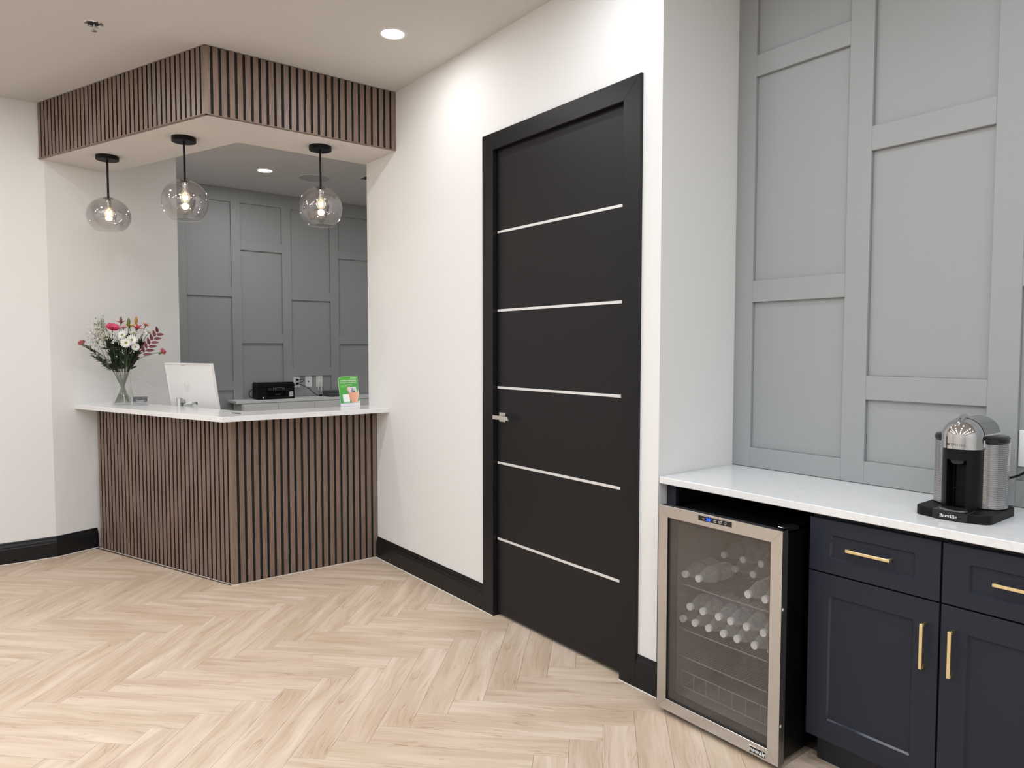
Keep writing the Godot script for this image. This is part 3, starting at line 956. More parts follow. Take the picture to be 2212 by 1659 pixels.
func make_outlets() -> void:
	var g := "wall plates above the low office cabinet"
	var a := plate("white duplex power outlet with two black plugs, nearest the printer", -2.676, g)
	for s in [-1, 1]:
		part("receptacle", mb().box(Vector3(0.0065, s * 0.021, 0), Vector3(0.002, 0.028, 0.033), 0.0008), M.white_plastic, a)
	var b := plate("white wall plate with one black round jack in its middle", -2.802, g)
	part("jack", mb().ball(Vector3(0.006, 0, 0), Vector3(0.004, 0.007, 0.007)), M.dark, b)
	var c := plate("white data wall plate with two white network cables plugged in", -2.917, g)
	part("port_block", mb().box(Vector3(0.0065, -0.008, 0), Vector3(0.002, 0.032, 0.024), 0.0008), M.white_plastic, c)
	for k in 2:
		part("port_label", mb().box(Vector3(0.0064, 0.028, -0.006 + k * 0.012), Vector3(0.0006, 0.004, 0.008)), mat(lin(0.2, 0.2, 0.2), 0.5), c)
	var x := XB - 0.006
	var p1 := thing("power_plug", "black plug in the upper socket with a looped black cord", "plug", Vector3(x, 1.102, -2.676))
	part("plug_body", mb().box(Vector3(0.010, 0, 0), Vector3(0.022, 0.018, 0.022), 0.004), M.matte, p1)
	part("cord", mb().curved([Vector3(0.02, 0, 0), Vector3(0.03, -0.002, -0.02), Vector3(0.032, 0.006, -0.045), Vector3(0.03, 0.004, -0.062), Vector3(0.028, -0.014, -0.058), Vector3(0.026, -0.024, -0.035), Vector3(0.024, -0.026, -0.012), Vector3(0.022, -0.05, 0.03), Vector3(0.02, -0.12, 0.06), Vector3(0.03, -0.168, 0.09)], 0.003), M.matte, p1)
	var p2 := thing("power_plug", "black plug in the lower socket whose cord runs down to the network box", "plug", Vector3(x, 1.062, -2.676))
	part("plug_body", mb().box(Vector3(0.010, 0, 0), Vector3(0.022, 0.018, 0.022), 0.004), M.matte, p2)
	part("cord", mb().curved([Vector3(0.02, 0, 0), Vector3(0.03, -0.004, -0.02), Vector3(0.034, -0.022, -0.06), Vector3(0.036, -0.045, -0.105), Vector3(0.04, -0.075, -0.135), Vector3(0.05, -0.105, -0.17), Vector3(0.06, -0.125, -0.205), Vector3(0.07, -0.122, -0.24)], 0.003), M.matte, p2)
	part("cord_adapter", mb().box(Vector3(0.066, -0.124, -0.225), Vector3(0.02, 0.016, 0.03), 0.004), M.matte, p2)
	for k in 2:
		var cb := thing("network_cable", ["white network cable bulging left from the data plate to the network box", "straight white network cable from the data plate to the network box"][k], "cable", Vector3(x, 1.07, -2.917 + 0.005 - k * 0.011))
		var off := 0.018 if k == 0 else 0.0
		part("cable", mb().curved([Vector3(0.004, 0, 0), Vector3(0.022, 0.0, off * 0.2), Vector3(0.032, -0.03, off), Vector3(0.036, -0.06, off * 1.2), Vector3(0.04, -0.085, off)], 0.0042), M.white, cb)
	var r := thing("network_box", "flat dark grey network box behind the green leaflet stand", "router", Vector3(-6.865, 0.9285, -3.06), 0.0)
	part("case", mb().box(Vector3(-0.005, 0.031, 0), Vector3(0.19, 0.054, 0.25), 0.005), mat(lin(0.055, 0.057, 0.058), 0.5), r)
	part("foot_strip", mb().box(Vector3(-0.005, 0.002, 0), Vector3(0.17, 0.004, 0.22)), M.dark, r)
	part("indicator", mb().box(Vector3(0.0905, 0.034, 0.10), Vector3(0.001, 0.004, 0.004)), M.text_white, r)

func make_monitor() -> void:
	# seen from behind; local +z is the back of the screen, leaning over towards it
	var tl := Vector3(-5.404, 1.316, -1.116)
	var n2 := Vector2(-0.20, 0.98)
	var t := thing("computer_monitor", "white flat computer monitor seen from behind, tilted back behind the countertop", "monitor", Vector3(-5.079, 0.745, -1.2442), MONITOR_TURN)
	var lean := deg_to_rad(MONITOR_LEAN)
	var x := Transform3D(Basis(Vector3.RIGHT, lean), Vector3(0, 0.224, 0))
	var W := MONITOR_W
	var Hh := 0.3536
	var sh := mb()
	sh.xf = x
	sh.box(Vector3(0, Hh / 2, 0), Vector3(W, Hh, 0.022), 0.003)
	var s := part("back_shell", sh, M.white, t)
	var rim := mb()
	rim.xf = x
	for sx in [-1, 1]:
		rim.box(Vector3(sx * (W / 2 - 0.002), Hh / 2, 0.004), Vector3(0.007, Hh + 0.003, 0.024), 0.002)
	rim.box(Vector3(0, Hh - 0.001, 0.004), Vector3(W, 0.007, 0.024), 0.002)
	part("edge_rim", rim, mat(lin(0.82, 0.82, 0.81), 0.3), t)
	var scr := mb()
	scr.xf = x
	scr.box(Vector3(0, Hh / 2 + 0.01, -0.0115), Vector3(W - 0.02, Hh - 0.05, 0.001))
	part("screen", scr, M.gloss, t)
	# round emblem with two letters
	var soft := mat(lin(0.66, 0.655, 0.64), 0.3)
	var ring := mb()
	ring.xf = x * Transform3D(Basis(Vector3.RIGHT, PI / 2), Vector3(-0.045, 0.195, 0.0108))
	ring.lathe([Vector2(0.0305, 0), Vector2(0.033, 0), Vector2(0.033, 0.0008), Vector2(0.0305, 0.0008), Vector2(0.0305, 0)], 40)
	part("emblem_ring", ring, soft, s)
	words("emblem_letters", "hp", 0.036, soft, s, x * Transform3D(Basis(Vector3.UP, 0.0) * Basis(Vector3(1, 0, 0), Vector3(0.25, 1, 0), Vector3(0, 0, 1)), Vector3(-0.045, 0.195, 0.0112)))
	var vent := mb()
	vent.xf = x
	vent.box(Vector3(-0.05, Hh - 0.010, 0.0112), Vector3(0.045, 0.003, 0.0008))
	part("top_vent", vent, mat(lin(0.4, 0.4, 0.39), 0.5), t)
	for k in 4:
		var p := mb()
		p.xf = x
		p.box(Vector3(-0.005 + k * 0.013, 0.086 - (k % 2) * 0.002, 0.0112), Vector3(0.006 if k < 3 else 0.016, 0.013 if k < 3 else 0.018, 0.0008))
		part("port", p, mat(lin(0.10, 0.10, 0.10), 0.5), t)
	var gr := mat(lin(0.42, 0.42, 0.43), 0.35, 0.5)
	part("stand_post", mb().lathe([Vector2(0.0, 0.0), Vector2(0.0175, 0.0), Vector2(0.0175, 0.326), Vector2(0.014, 0.330), Vector2(0, 0.330)], 28), gr, t).position = Vector3(-0.135, 0.008, 0.042)
	part("stand_base", mb().lathe([Vector2(0, 0), Vector2(0.11, 0), Vector2(0.112, 0.006), Vector2(0.10, 0.010), Vector2(0, 0.010)], 40), gr, t).position = Vector3(-0.10, 0.0, -0.02)
	var arm := mb()
	arm.box(Vector3(-0.115, 0.316, 0.030), Vector3(0.05, 0.026, 0.020), 0.003)
	part("stand_arm", arm, gr, t)
	part("video_cable", mb().curved([x * Vector3(-0.028, 0.084, 0.012), x * Vector3(-0.04, 0.084, 0.026), x * Vector3(-0.06, 0.078, 0.034), x * Vector3(-0.085, 0.055, 0.036), x * Vector3(-0.10, 0.02, 0.03), x * Vector3(-0.105, -0.08, 0.03)], 0.0055, 0.005, 10), M.white, t)
	var pl := mb()
	pl.xf = x
	pl.box(Vector3(-0.026, 0.084, 0.020), Vector3(0.026, 0.014, 0.018), 0.003)
	part("cable_plug", pl, M.white, t)

const MONITOR_TURN := 0.354
const MONITOR_LEAN := 8.865
const MONITOR_W := 0.5025

# ------------------------------------------------------------------ pendants
func make_pendants() -> void:
	var spots := [
		[Vector3(-5.297, SOFF, -0.781), 2.400, 2.191, "smoked glass globe pendant at the left end, hanging above the vase of flowers"],
		[Vector3(-4.555, SOFF, -1.074), 2.420, 2.187, "smoked glass globe pendant in the middle, hanging near the soffit corner"],
		[Vector3(-4.231, SOFF, -1.785), 2.418, 2.185, "smoked glass globe pendant hanging nearest the wall with the black door"],
	]
	for s in spots:
		var t := thing("pendant_lamp", s[3], "lamp", s[0], 0.0, "three globe pendants under the soffit")
		var yt: float = s[1] - SOFF
		var yb: float = s[2] - SOFF
		var R := 0.130
		part("canopy", mb().lathe([Vector2(0, -0.026), Vector2(0.066, -0.026), Vector2(0.068, -0.024), Vector2(0.068, 0)], 40), M.matte, t)
		part("rod", mb().lathe([Vector2(0.0065, yt - 0.02), Vector2(0.0065, -0.02)], 12), M.matte, t)
		# globe: sphere cut flat at the bottom
		var cy := (yt + yb) / 2 - 0.012
		var half := (yt - cy)
		var pr := []
		var a0 := -0.92
		for i in 27:
			var a := lerpf(a0, 1.38, i / 26.0)
			pr.append(Vector2(cos(a) * R, cy + sin(a) * half * 1.02))
		M.globe.uv1_scale = Vector3(1, 1.0 / (pr[26].y - pr[0].y), 1)
		M.globe.uv1_offset = Vector3(0, -pr[0].y / (pr[26].y - pr[0].y), 0)
		var g := part("globe", mb().lathe(pr, 48), M.globe, t)
		var po := []
		for q in pr: po.append(Vector2(q.x + 0.0016, q.y))
		part("clear_layer", mb().lathe(po, 48), M.globe_clear, g)
		var rr: float = pr[0].x
		var lip := mb().lathe([Vector2(rr - 0.0022, pr[0].y), Vector2(rr, pr[0].y - 0.0022), Vector2(rr + 0.0022, pr[0].y), Vector2(rr, pr[0].y + 0.0022), Vector2(rr - 0.0022, pr[0].y)], 48)
		part("rim", lip, M.clear, g)
		part("top_cap", mb().lathe([Vector2(0, yt - 0.004), Vector2(0.030, yt - 0.004), Vector2(0.030, yt), Vector2(0.008, yt + 0.004), Vector2(0.0065, yt + 0.012)], 24), M.matte, t)
		part("socket", mb().lathe([Vector2(0.0, yt - 0.062), Vector2(0.016, yt - 0.062), Vector2(0.017, yt - 0.02), Vector2(0.012, yt - 0.004)], 20), mat(lin(0.5, 0.48, 0.45), 0.2, 1.0), t)
		var by := yt - 0.098
		var bl := []
		for q in [[0.0, -0.034], [0.012, -0.033], [0.022, -0.026], [0.028, -0.012], [0.029, 0.0], [0.026, 0.013], [0.018, 0.026], [0.013, 0.036]]:
			bl.append(Vector2(q[0], by + q[1]))
		part("bulb", mb().lathe(bl, 24), M.clear, t)
		var fl := mb().ball(Vector3(0, by - 0.004, 0), Vector3(0.008, 0.011, 0.008), 14, 10)
		part("filament", fl, M.filament if M.has("filament") else glow(Color(1.0, 0.84, 0.58), 22.0), t)
		var l := OmniLight3D.new()
		l.name = "lamp"
		l.light_energy = PENDANT_E
		l.light_color = Color(1.0, 0.88, 0.70)
		l.light_size = 0.02
		l.omni_range = 8.0
		l.omni_attenuation = 2.0
		l.shadow_enabled = true
		l.position = Vector3(0, by - 0.004, 0)
		t.add_child(l)

const PENDANT_E := 0.02

# ------------------------------------------------------------------ drinks fridge
func make_fridge() -> void:
	var x0 := -1.786
	var x1 := -1.263
	var zf := -2.109
	var y0 := 0.022
	var y1 := 0.820
	var t := thing("drinks_fridge", "stainless framed glass door drinks fridge under the white counter", "fridge", Vector3(0, 0, 0))
	# hollow cabinet
	var zb := -2.645
	var zc := -2.150
	var cab := mb()
	var yc0 := 0.03
	var yc1 := 0.806
	cab.box(Vector3(x0 + 0.022, (yc0 + yc1) / 2, (zb + zc) / 2), Vector3(0.036, yc1 - yc0, zc - zb), 0.003)
	cab.box(Vector3(x1 - 0.022, (yc0 + yc1) / 2, (zb + zc) / 2), Vector3(0.036, yc1 - yc0, zc - zb), 0.003)
	cab.box(Vector3((x0 + x1) / 2, yc1 - 0.018, (zb + zc) / 2), Vector3(x1 - x0 - 0.01, 0.036, zc - zb), 0.003)
	cab.box(Vector3((x0 + x1) / 2, yc0 + 0.018, (zb + zc) / 2), Vector3(x1 - x0 - 0.01, 0.036, zc - zb), 0.003)
	cab.box(Vector3((x0 + x1) / 2, (yc0 + yc1) / 2, zb + 0.02), Vector3(x1 - x0 - 0.01, yc1 - yc0, 0.04), 0.003)
	part("cabinet", cab, M.fridge_black, t)
	var li := mb()
	var xi0 := x0 + 0.041
	var xi1 := x1 - 0.041
	li.box(Vector3(xi0 + 0.001, 0.42, -2.39), Vector3(0.002, 0.70, 0.44))
	li.box(Vector3(xi1 - 0.001, 0.42, -2.39), Vector3(0.002, 0.70, 0.44))
	li.box(Vector3((xi0 + xi1) / 2, 0.42, -2.603), Vector3(xi1 - xi0, 0.70, 0.002))
	li.box(Vector3((xi0 + xi1) / 2, 0.0675, -2.39), Vector3(xi1 - xi0, 0.002, 0.44))
	li.box(Vector3((xi0 + xi1) / 2, 0.768, -2.39), Vector3(xi1 - xi0, 0.002, 0.44))
	part("liner", li, M.liner, t)
	# door
	var dr := part("door", mb().box(Vector3((x0 + x1) / 2, (y0 + y1) / 2 + 0.377, zf - 0.021), Vector3(x1 - x0 - 0.004, 0.040, 0.034), 0.001).box(Vector3((x0 + x1) / 2, y0 + 0.022, zf - 0.021), Vector3(x1 - x0 - 0.004, 0.040, 0.034), 0.001).box(Vector3(x0 + 0.020, (y0 + y1) / 2, zf - 0.021), Vector3(0.036, y1 - y0 - 0.004, 0.034), 0.001).box(Vector3(x1 - 0.020, (y0 + y1) / 2, zf - 0.021), Vector3(0.036, y1 - y0 - 0.004, 0.034), 0.001), mat(lin(0.02, 0.02, 0.021), 0.4), t)
	var wv := 0.0425
	var wh := 0.0445
	var ps := v2([0, 0.0, wv, 0.0, wv, 0.003, wv - 0.001, 0.004, 0.001, 0.004, 0, 0.003])
	var ph := v2([0, 0.0, wh, 0.0, wh, 0.003, wh - 0.001, 0.004, 0.001, 0.004, 0, 0.003])
	var f := Vector3(0, 0, 1)
	var zz := zf - 0.004
	var k := wh / wv
	part("frame_rail", mb().sweep(ps, Vector3(x0, y0, zz), Vector3(x0, y1, zz), Vector3(1, 0, 0), f, k, -k), M.steel, dr)
	part("frame_rail", mb().sweep(ps, Vector3(x1, y0, zz), Vector3(x1, y1, zz), Vector3(-1, 0, 0), f, k, -k), M.steel, dr)
	part("frame_rail", mb().sweep(ph, Vector3(x0 + 0.0006, y1, zz), Vector3(x1 - 0.0006, y1, zz), Vector3(0, -1, 0), f, 1.0 / k, -1.0 / k), M.steel, dr)
	part("frame_rail", mb().sweep(ph, Vector3(x0 + 0.0006, y0, zz), Vector3(x1 - 0.0006, y0, zz), Vector3(0, 1, 0), f, 1.0 / k, -1.0 / k), M.steel, dr)
	var sd := mb()
	sd.box(Vector3(x1 - 0.0005, (y0 + y1) / 2, zf - 0.018), Vector3(0.001, y1 - y0, 0.030))
	part("side_edge", sd, mat(lin(0.16, 0.155, 0.15), 0.35, 0.8), dr)
	part("pane", mb().box(Vector3((x0 + x1) / 2, (y0 + y1) / 2, zf - 0.012), Vector3(0.440, 0.712, 0.003)), M.tint, dr)
	var gs := mb()
	gs.box(Vector3(x0 + wv + 0.010, 0.42, zf - 0.034), Vector3(0.020, 0.71, 0.010))
	gs.box(Vector3(x1 - wv - 0.010, 0.42, zf - 0.034), Vector3(0.020, 0.71, 0.010))
	gs.box(Vector3((x0 + x1) / 2, 0.075, zf - 0.034), Vector3(0.43, 0.020, 0.010))
	gs.box(Vector3((x0 + x1) / 2, 0.767, zf - 0.034), Vector3(0.43, 0.020, 0.010))
	part("gasket", gs, M.matte, dr)
	for y in [0.556, 0.16]:
		part("screw_cover", mb().ball(Vector3(x1, y, zf - 0.010), Vector3(0.0012, 0.0055, 0.0055)), M.white_plastic, dr)
	# controls
	var dp := part("display_panel", mb().box(Vector3(-1.5285, 0.803, zf + 0.0006), Vector3(0.142, 0.018, 0.0014), 0.0006), M.gloss, dr)
	var blue := glow(Color(0.10, 0.30, 1.0), 2.2)
	words("digits", "38", 0.0125, blue, dp, Transform3D(Basis.IDENTITY, Vector3(-1.556, 0.803, zf + 0.0016)), true, 0.0004)
	words("unit", "F", 0.005, blue, dp, Transform3D(Basis.IDENTITY, Vector3(-1.543, 0.806, zf + 0.0016)), true, 0.0004)
	words("mode_word", "COOL", 0.003, M.text_white, dp, Transform3D(Basis.IDENTITY, Vector3(-1.576, 0.803, zf + 0.0016)), false, 0.0004)
	words("set_word", "SET", 0.003, M.text_white, dp, Transform3D(Basis.IDENTITY, Vector3(-1.498, 0.809, zf + 0.0016)), false, 0.0004)
	for i in 3:
		var c := mb()
		c.xf = Transform3D(Basis(Vector3.RIGHT, PI / 2), Vector3(-1.527 + i * 0.0215, 0.803, zf + 0.0013))
		c.lathe([Vector2(0.0046, 0), Vector2(0.0054, 0), Vector2(0.0054, 0.0006), Vector2(0.0046, 0.0006), Vector2(0.0046, 0)], 24)
		part("touch_ring", c, M.text_white, dp)
		words("touch_icon", ["*", "+", "-"][i], 0.005, M.text_white, dp, Transform3D(Basis.IDENTITY, Vector3(-1.527 + i * 0.0215, 0.803, zf + 0.0016)), true, 0.0004)
	var lg := part("badge", mb().box(Vector3(-1.3405, 0.0405, zf + 0.0006), Vector3(0.060, 0.021, 0.0016), 0.0006), M.gloss, dr)
	part("badge_edge", mb().box(Vector3(-1.3405, 0.0405, zf + 0.0002), Vector3(0.063, 0.024, 0.001), 0.0004), M.chrome, lg)
	words("badge_word", "newair", 0.0135, M.text_white, lg, Transform3D(Basis.IDENTITY, Vector3(-1.3405, 0.0405, zf + 0.0018)), true, 0.0005)
	# hinge
	var hg := mb()
	hg.prism(v2([x1 - 0.030, zf - 0.022, x1 - 0.006, zf - 0.018, x1 + 0.006, zf - 0.090, x1 - 0.030, zf - 0.090]), y1 - 0.004, y1 + 0.008, 0.001)
	part("hinge_cover", hg, M.gloss, t)
	for fx in [x0 + 0.05, x1 - 0.05]:
		part("foot", mb().lathe([Vector2(0, 0), Vector2(0.016, 0), Vector2(0.016, 0.012), Vector2(0.010, 0.031), Vector2(0, 0.031)], 16), M.matte, t).position = Vector3(fx, 0.0, -2.19)
		part("foot", mb().lathe([Vector2(0, 0), Vector2(0.016, 0), Vector2(0.016, 0.012), Vector2(0.010, 0.031), Vector2(0, 0.031)], 16), M.matte, t).position = Vector3(fx, 0.0, -2.60)
	# wire shelves: rods front to back
	var sh_y := [0.508, 0.331, 0.223]
	for y in sh_y:
		var s := mb()
		s.tube([Vector3(xi0 + 0.003, y, -2.180), Vector3(xi1 - 0.003, y, -2.180)], 0.0022, -1.0, 8)
		s.tube([Vector3(xi0 + 0.003, y, -2.590), Vector3(xi1 - 0.003, y, -2.590)], 0.0022, -1.0, 8)
		part("wire_shelf", s, M.wire, t)
		var sp := t.get_child(t.get_child_count() - 1)
		var n := 34
		var rod := mb().tube([Vector3(0, y + 0.002, -2.178), Vector3(0, y + 0.002, -2.592)], 0.0013, -1.0, 6).mesh()
		for i in n:
			part_mesh("rod", rod, M.wire, sp).position.x = lerpf(xi0 + 0.006, xi1 - 0.006, i / float(n - 1))
	var bk := mb()
	for y in [0.164, 0.102]:
		bk.tube([Vector3(xi0 + 0.003, y, -2.185), Vector3(xi1 - 0.003, y, -2.185)], 0.0018, -1.0, 6)
	for i in 8:
		var bx := lerpf(xi0 + 0.02, xi1 - 0.02, i / 7.0)
		bk.tube([Vector3(bx, 0.102, -2.185), Vector3(bx, 0.164, -2.185)], 0.0014, -1.0, 6)
		bk.tube([Vector3(bx, 0.102, -2.185), Vector3(bx, 0.102, -2.59)], 0.0014, -1.0, 6)
	bk.tube([Vector3(xi0 + 0.003, 0.102, -2.59), Vector3(xi1 - 0.003, 0.102, -2.59)], 0.0018, -1.0, 6)
	part("wire_basket", bk, M.wire, t)
	# bottles lie on the shelves, caps to the front
	var protos := make_bottle_meshes()
	var low := [[-1.729, "leftmost"], [-1.671, "second from the left"], [-1.608, "third from the left"], [-1.542, "fourth from the left"], [-1.484, "fifth from the left"], [-1.412, "sixth from the left"], [-1.345, "last at the right edge"]]
	for b in low:
		bottle(protos, Vector3(b[0], 0.3665, -2.186), "clear water bottle in the lower row of the middle shelf, " + b[1], "bottles on the middle fridge shelf")
	var up := [[-1.697, "leftmost"], [-1.636, "second from the left"], [-1.566, "third from the left"], [-1.513, "fourth from the left"], [-1.447, "fifth from the left"], [-1.378, "last at the right"]]
	for b in up:
		bottle(protos, Vector3(b[0], 0.4225, -2.188), "clear water bottle in the upper row of the middle shelf, " + b[1], "bottles on the middle fridge shelf")
	var tp := [[-1.7225, 0.544, -2.188, "clear water bottle at the left end of the top fridge shelf"], [-1.657, 0.544, -2.186, "second clear water bottle from the left at the front of the top shelf"], [-1.440, 0.544, -2.184, "clear water bottle at the right front of the top shelf"], [-1.373, 0.544, -2.186, "last water bottle at the right front edge of the top shelf"],
		[-1.692, 0.590, -2.395, "dim water bottle stacked at the back left of the top shelf"], [-1.603, 0.592, -2.395, "dim water bottle stacked at the back middle of the top shelf"], [-1.524, 0.594, -2.395, "dim water bottle stacked at the back right of the top shelf"], [-1.558, 0.544, -2.395, "dim water bottle lying behind the gap on the top shelf"], [-1.640, 0.544, -2.395, "dim water bottle behind the two left bottles of the top shelf"]]
	for b in tp:
		bottle(protos, Vector3(b[0], b[1], b[2]), b[3], "bottles on the top fridge shelf")

func make_bottle_meshes() -> Array:
	var R := 0.0315
	var pr := [Vector2(0, 0.0), Vector2(0.022, 0.001), Vector2(0.029, 0.005), Vector2(R, 0.012)]
	for i in 5:
		var y := 0.016 + i * 0.012
		pr.append(Vector2(R, y)); pr.append(Vector2(R - 0.0016, y + 0.006))
	pr.append(Vector2(R, 0.080)); pr.append(Vector2(R, 0.112))
	for i in 4:
		var y := 0.116 + i * 0.011
		var r := R - 0.0028 * i
		pr.append(Vector2(r, y)); pr.append(Vector2(r - 0.0018, y + 0.005))
	pr.append_array([Vector2(0.020, 0.163), Vector2(0.0145, 0.172), Vector2(0.0122, 0.178), Vector2(0.0122, 0.186)])
	var body := mb().lathe(pr, 20).mesh()
	var cap := mb().lathe([Vector2(0.0136, 0.184), Vector2(0.0140, 0.1855), Vector2(0.0140, 0.197), Vector2(0.0128, 0.199), Vector2(0.0105, 0.1985), Vector2(0.0095, 0.1975), Vector2(0, 0.1975)], 24).mesh()
	var lab := mb().lathe([Vector2(R + 0.0004, 0.082), Vector2(R + 0.0004, 0.110)], 20, -0.6, 2.4).mesh()
	var rb := mb()
	for y in [0.020, 0.032, 0.044, 0.056, 0.068, 0.080, 0.112, 0.122, 0.132, 0.142, 0.152]:
		var r: float = R + 0.0003 if y < 0.115 else R + 0.0003 - (y - 0.112) * 0.26
		rb.lathe([Vector2(r - 0.0007, y), Vector2(r, y - 0.0007), Vector2(r + 0.0007, y), Vector2(r, y + 0.0007), Vector2(r - 0.0007, y)], 20)
	return [body, cap, lab, rb.mesh()]

func bottle(p: Array, cap_at: Vector3, label: String, group: String) -> void:
	var t := thing("water_bottle", label, "bottle", cap_at + Vector3(0, 0, -0.199), 0.0, group)
	t.basis = Basis(Vector3.RIGHT, PI / 2) * Basis(Vector3.UP, rng.randf() * TAU)
	part_mesh("body", p[0], M.pet, t)
	part_mesh("cap", p[1], M.cap, t)
	part_mesh("paper_label", p[2], M.film, t)
	part_mesh("moulded_ribs", p[3], M.pet_rib, t)

# ------------------------------------------------------------------ base cabinet and niche counter
func shaker(parent: Node, called: String, x0: float, x1: float, y0: float, y1: float, zf: float) -> MeshInstance3D:
	var w := 0.0700
	var b := mb()
	var wr := w if called == "cabinet_door" else 0.049
	var ff := Vector3(0, 0, 1)
	var zk := zf - 0.019
	for sd in [[Vector3(x0, y0, zk), Vector3(x0, y1, zk), Vector3.RIGHT, w, wr / w], [Vector3(x1, y0, zk), Vector3(x1, y1, zk), Vector3.LEFT, w, wr / w], [Vector3(x0, y0, zk), Vector3(x1, y0, zk), Vector3.UP, wr, w / wr], [Vector3(x0, y1, zk), Vector3(x1, y1, zk), Vector3.DOWN, wr, w / wr]]:
		var ww: float = sd[3]
		b.sweep(v2([0, 0, ww, 0, ww, 0.019, 0.001, 0.019, 0, 0.018]), sd[0], sd[1], sd[2], ff, sd[4], -sd[4])
	var o := part(called, b, M.navy, parent)
	part("panel", mb().box(Vector3((x0 + x1) / 2, (y0 + y1) / 2, zf - 0.013), Vector3(x1 - x0 - 2 * w + 0.004, y1 - y0 - 2 * wr + 0.004, 0.010)), M.navy, o)
	# bevelled lip round the panel
	var lip := v2([0, 0, 0.0045, 0, 0, 0.0070])
	var m := mb()
	var ix0 := x0 + w
	var ix1 := x1 - w
	var iy0 := y0 + wr
	var iy1 := y1 - wr
	var z := zf - 0.008
	var f := Vector3(0, 0, 1)
	m.sweep(lip, Vector3(ix0, iy0, z), Vector3(ix1, iy0, z), Vector3.UP, f, 1, -1)
	m.sweep(lip, Vector3(ix0, iy1, z), Vector3(ix1, iy1, z), Vector3.DOWN, f, 1, -1)
	m.sweep(lip, Vector3(ix0, iy0, z), Vector3(ix0, iy1, z), Vector3.RIGHT, f, 1, -1)
	m.sweep(lip, Vector3(ix1, iy0, z), Vector3(ix1, iy1, z), Vector3.LEFT, f, 1, -1)
	part("panel_bead", m, M.navy_satin, o)
	return o

func pull(parent: Node, c: Vector3, L: float, upright: bool) -> void:
	var q := mb()
	if upright:
		q.box(c + Vector3(0, 0, 0.030), Vector3(0.0095, L, 0.008), 0.001)
		for s in [-1, 1]:
			q.box(c + Vector3(0, s * (L / 2 - 0.0045), 0.013), Vector3(0.0095, 0.009, 0.027), 0.001)
	else:
		q.box(c + Vector3(0, 0, 0.030), Vector3(L, 0.0095, 0.008), 0.001)
		for s in [-1, 1]:
			q.box(c + Vector3(s * (L / 2 - 0.0045), 0, 0.013), Vector3(0.009, 0.0095, 0.027), 0.001)
	var o := part("handle", q, M.brass, parent)
	o.set_meta("label", "square brushed brass pull")

func make_cabinet() -> void:
	var zf := -2.23
	var t := thing("base_cabinet", "navy shaker base cabinet with brass pulls under the coffee machine", "cabinet")
	part("carcass", mb().box(Vector3(-0.8345, 0.4975, -2.485), Vector3(0.805, 0.763, 0.459)), M.navy_dark, t)
	part("toe_kick", mb().box(Vector3(-0.8345, 0.0575, -2.3145), Vector3(0.800, 0.115, 0.015)), M.navy_dark, t)
	var xs := [[-1.2365, -0.8340], [-0.8285, -0.426]]
	for k in 2:
		var d := shaker(t, "drawer", xs[k][0], xs[k][1], 0.682, 0.859, zf)
		pull(d, Vector3((xs[k][0] + xs[k][1]) / 2, 0.7745, zf - 0.008), 0.136, false)
		var o := shaker(t, "cabinet_door", xs[k][0], xs[k][1], 0.116, 0.677, zf)
		pull(o, Vector3(xs[k][1] - 0.035 if k == 0 else xs[k][0] + 0.035, 0.545, zf), 0.136, true)
	# end panel beside the fridge
	struct("trim_2", mb().box(Vector3(-1.5525, 0.4375, ZN + 0.024), Vector3(0.622, 0.875, 0.012)).box(Vector3(NX + 0.008, 0.4375, -2.48), Vector3(0.014, 0.875, 0.41)), M.felt, "black lining of the recess that holds the drinks fridge", "trim")
	struct("trim_1", mb().box(Vector3(NX + 0.024, 0.438, -2.262), Vector3(0.046, 0.876, 0.020), 0.001), M.navy, "narrow navy filler strip between the niche wall and the drinks fridge", "trim")
	solo("niche_countertop", mb().box(Vector3((NX - 0.42) / 2 + 0.0005, 0.8915, (-2.204 + ZN) / 2 + 0.006), Vector3(-0.42 - NX - 0.002, 0.027, -2.204 - ZN - 0.012), 0.002), M.quartz, "white veined quartz counter in the grey niche, carrying the coffee machine", "countertop")
	var p := thing("wall_plate", "white double wall plate at the right edge, behind the coffee machine", "outlet", Vector3(-0.7355, 1.097, ZN + 0.002))
	part("cover", mb().box(Vector3(0, 0, 0.0035), Vector3(0.115, 0.120, 0.007), 0.0025), M.white, p)
	for s in [-1, 1]:
		part("receptacle", mb().box(Vector3(s * 0.023, 0, 0.0075), Vector3(0.033, 0.066, 0.002), 0.0008), M.white_plastic, p)

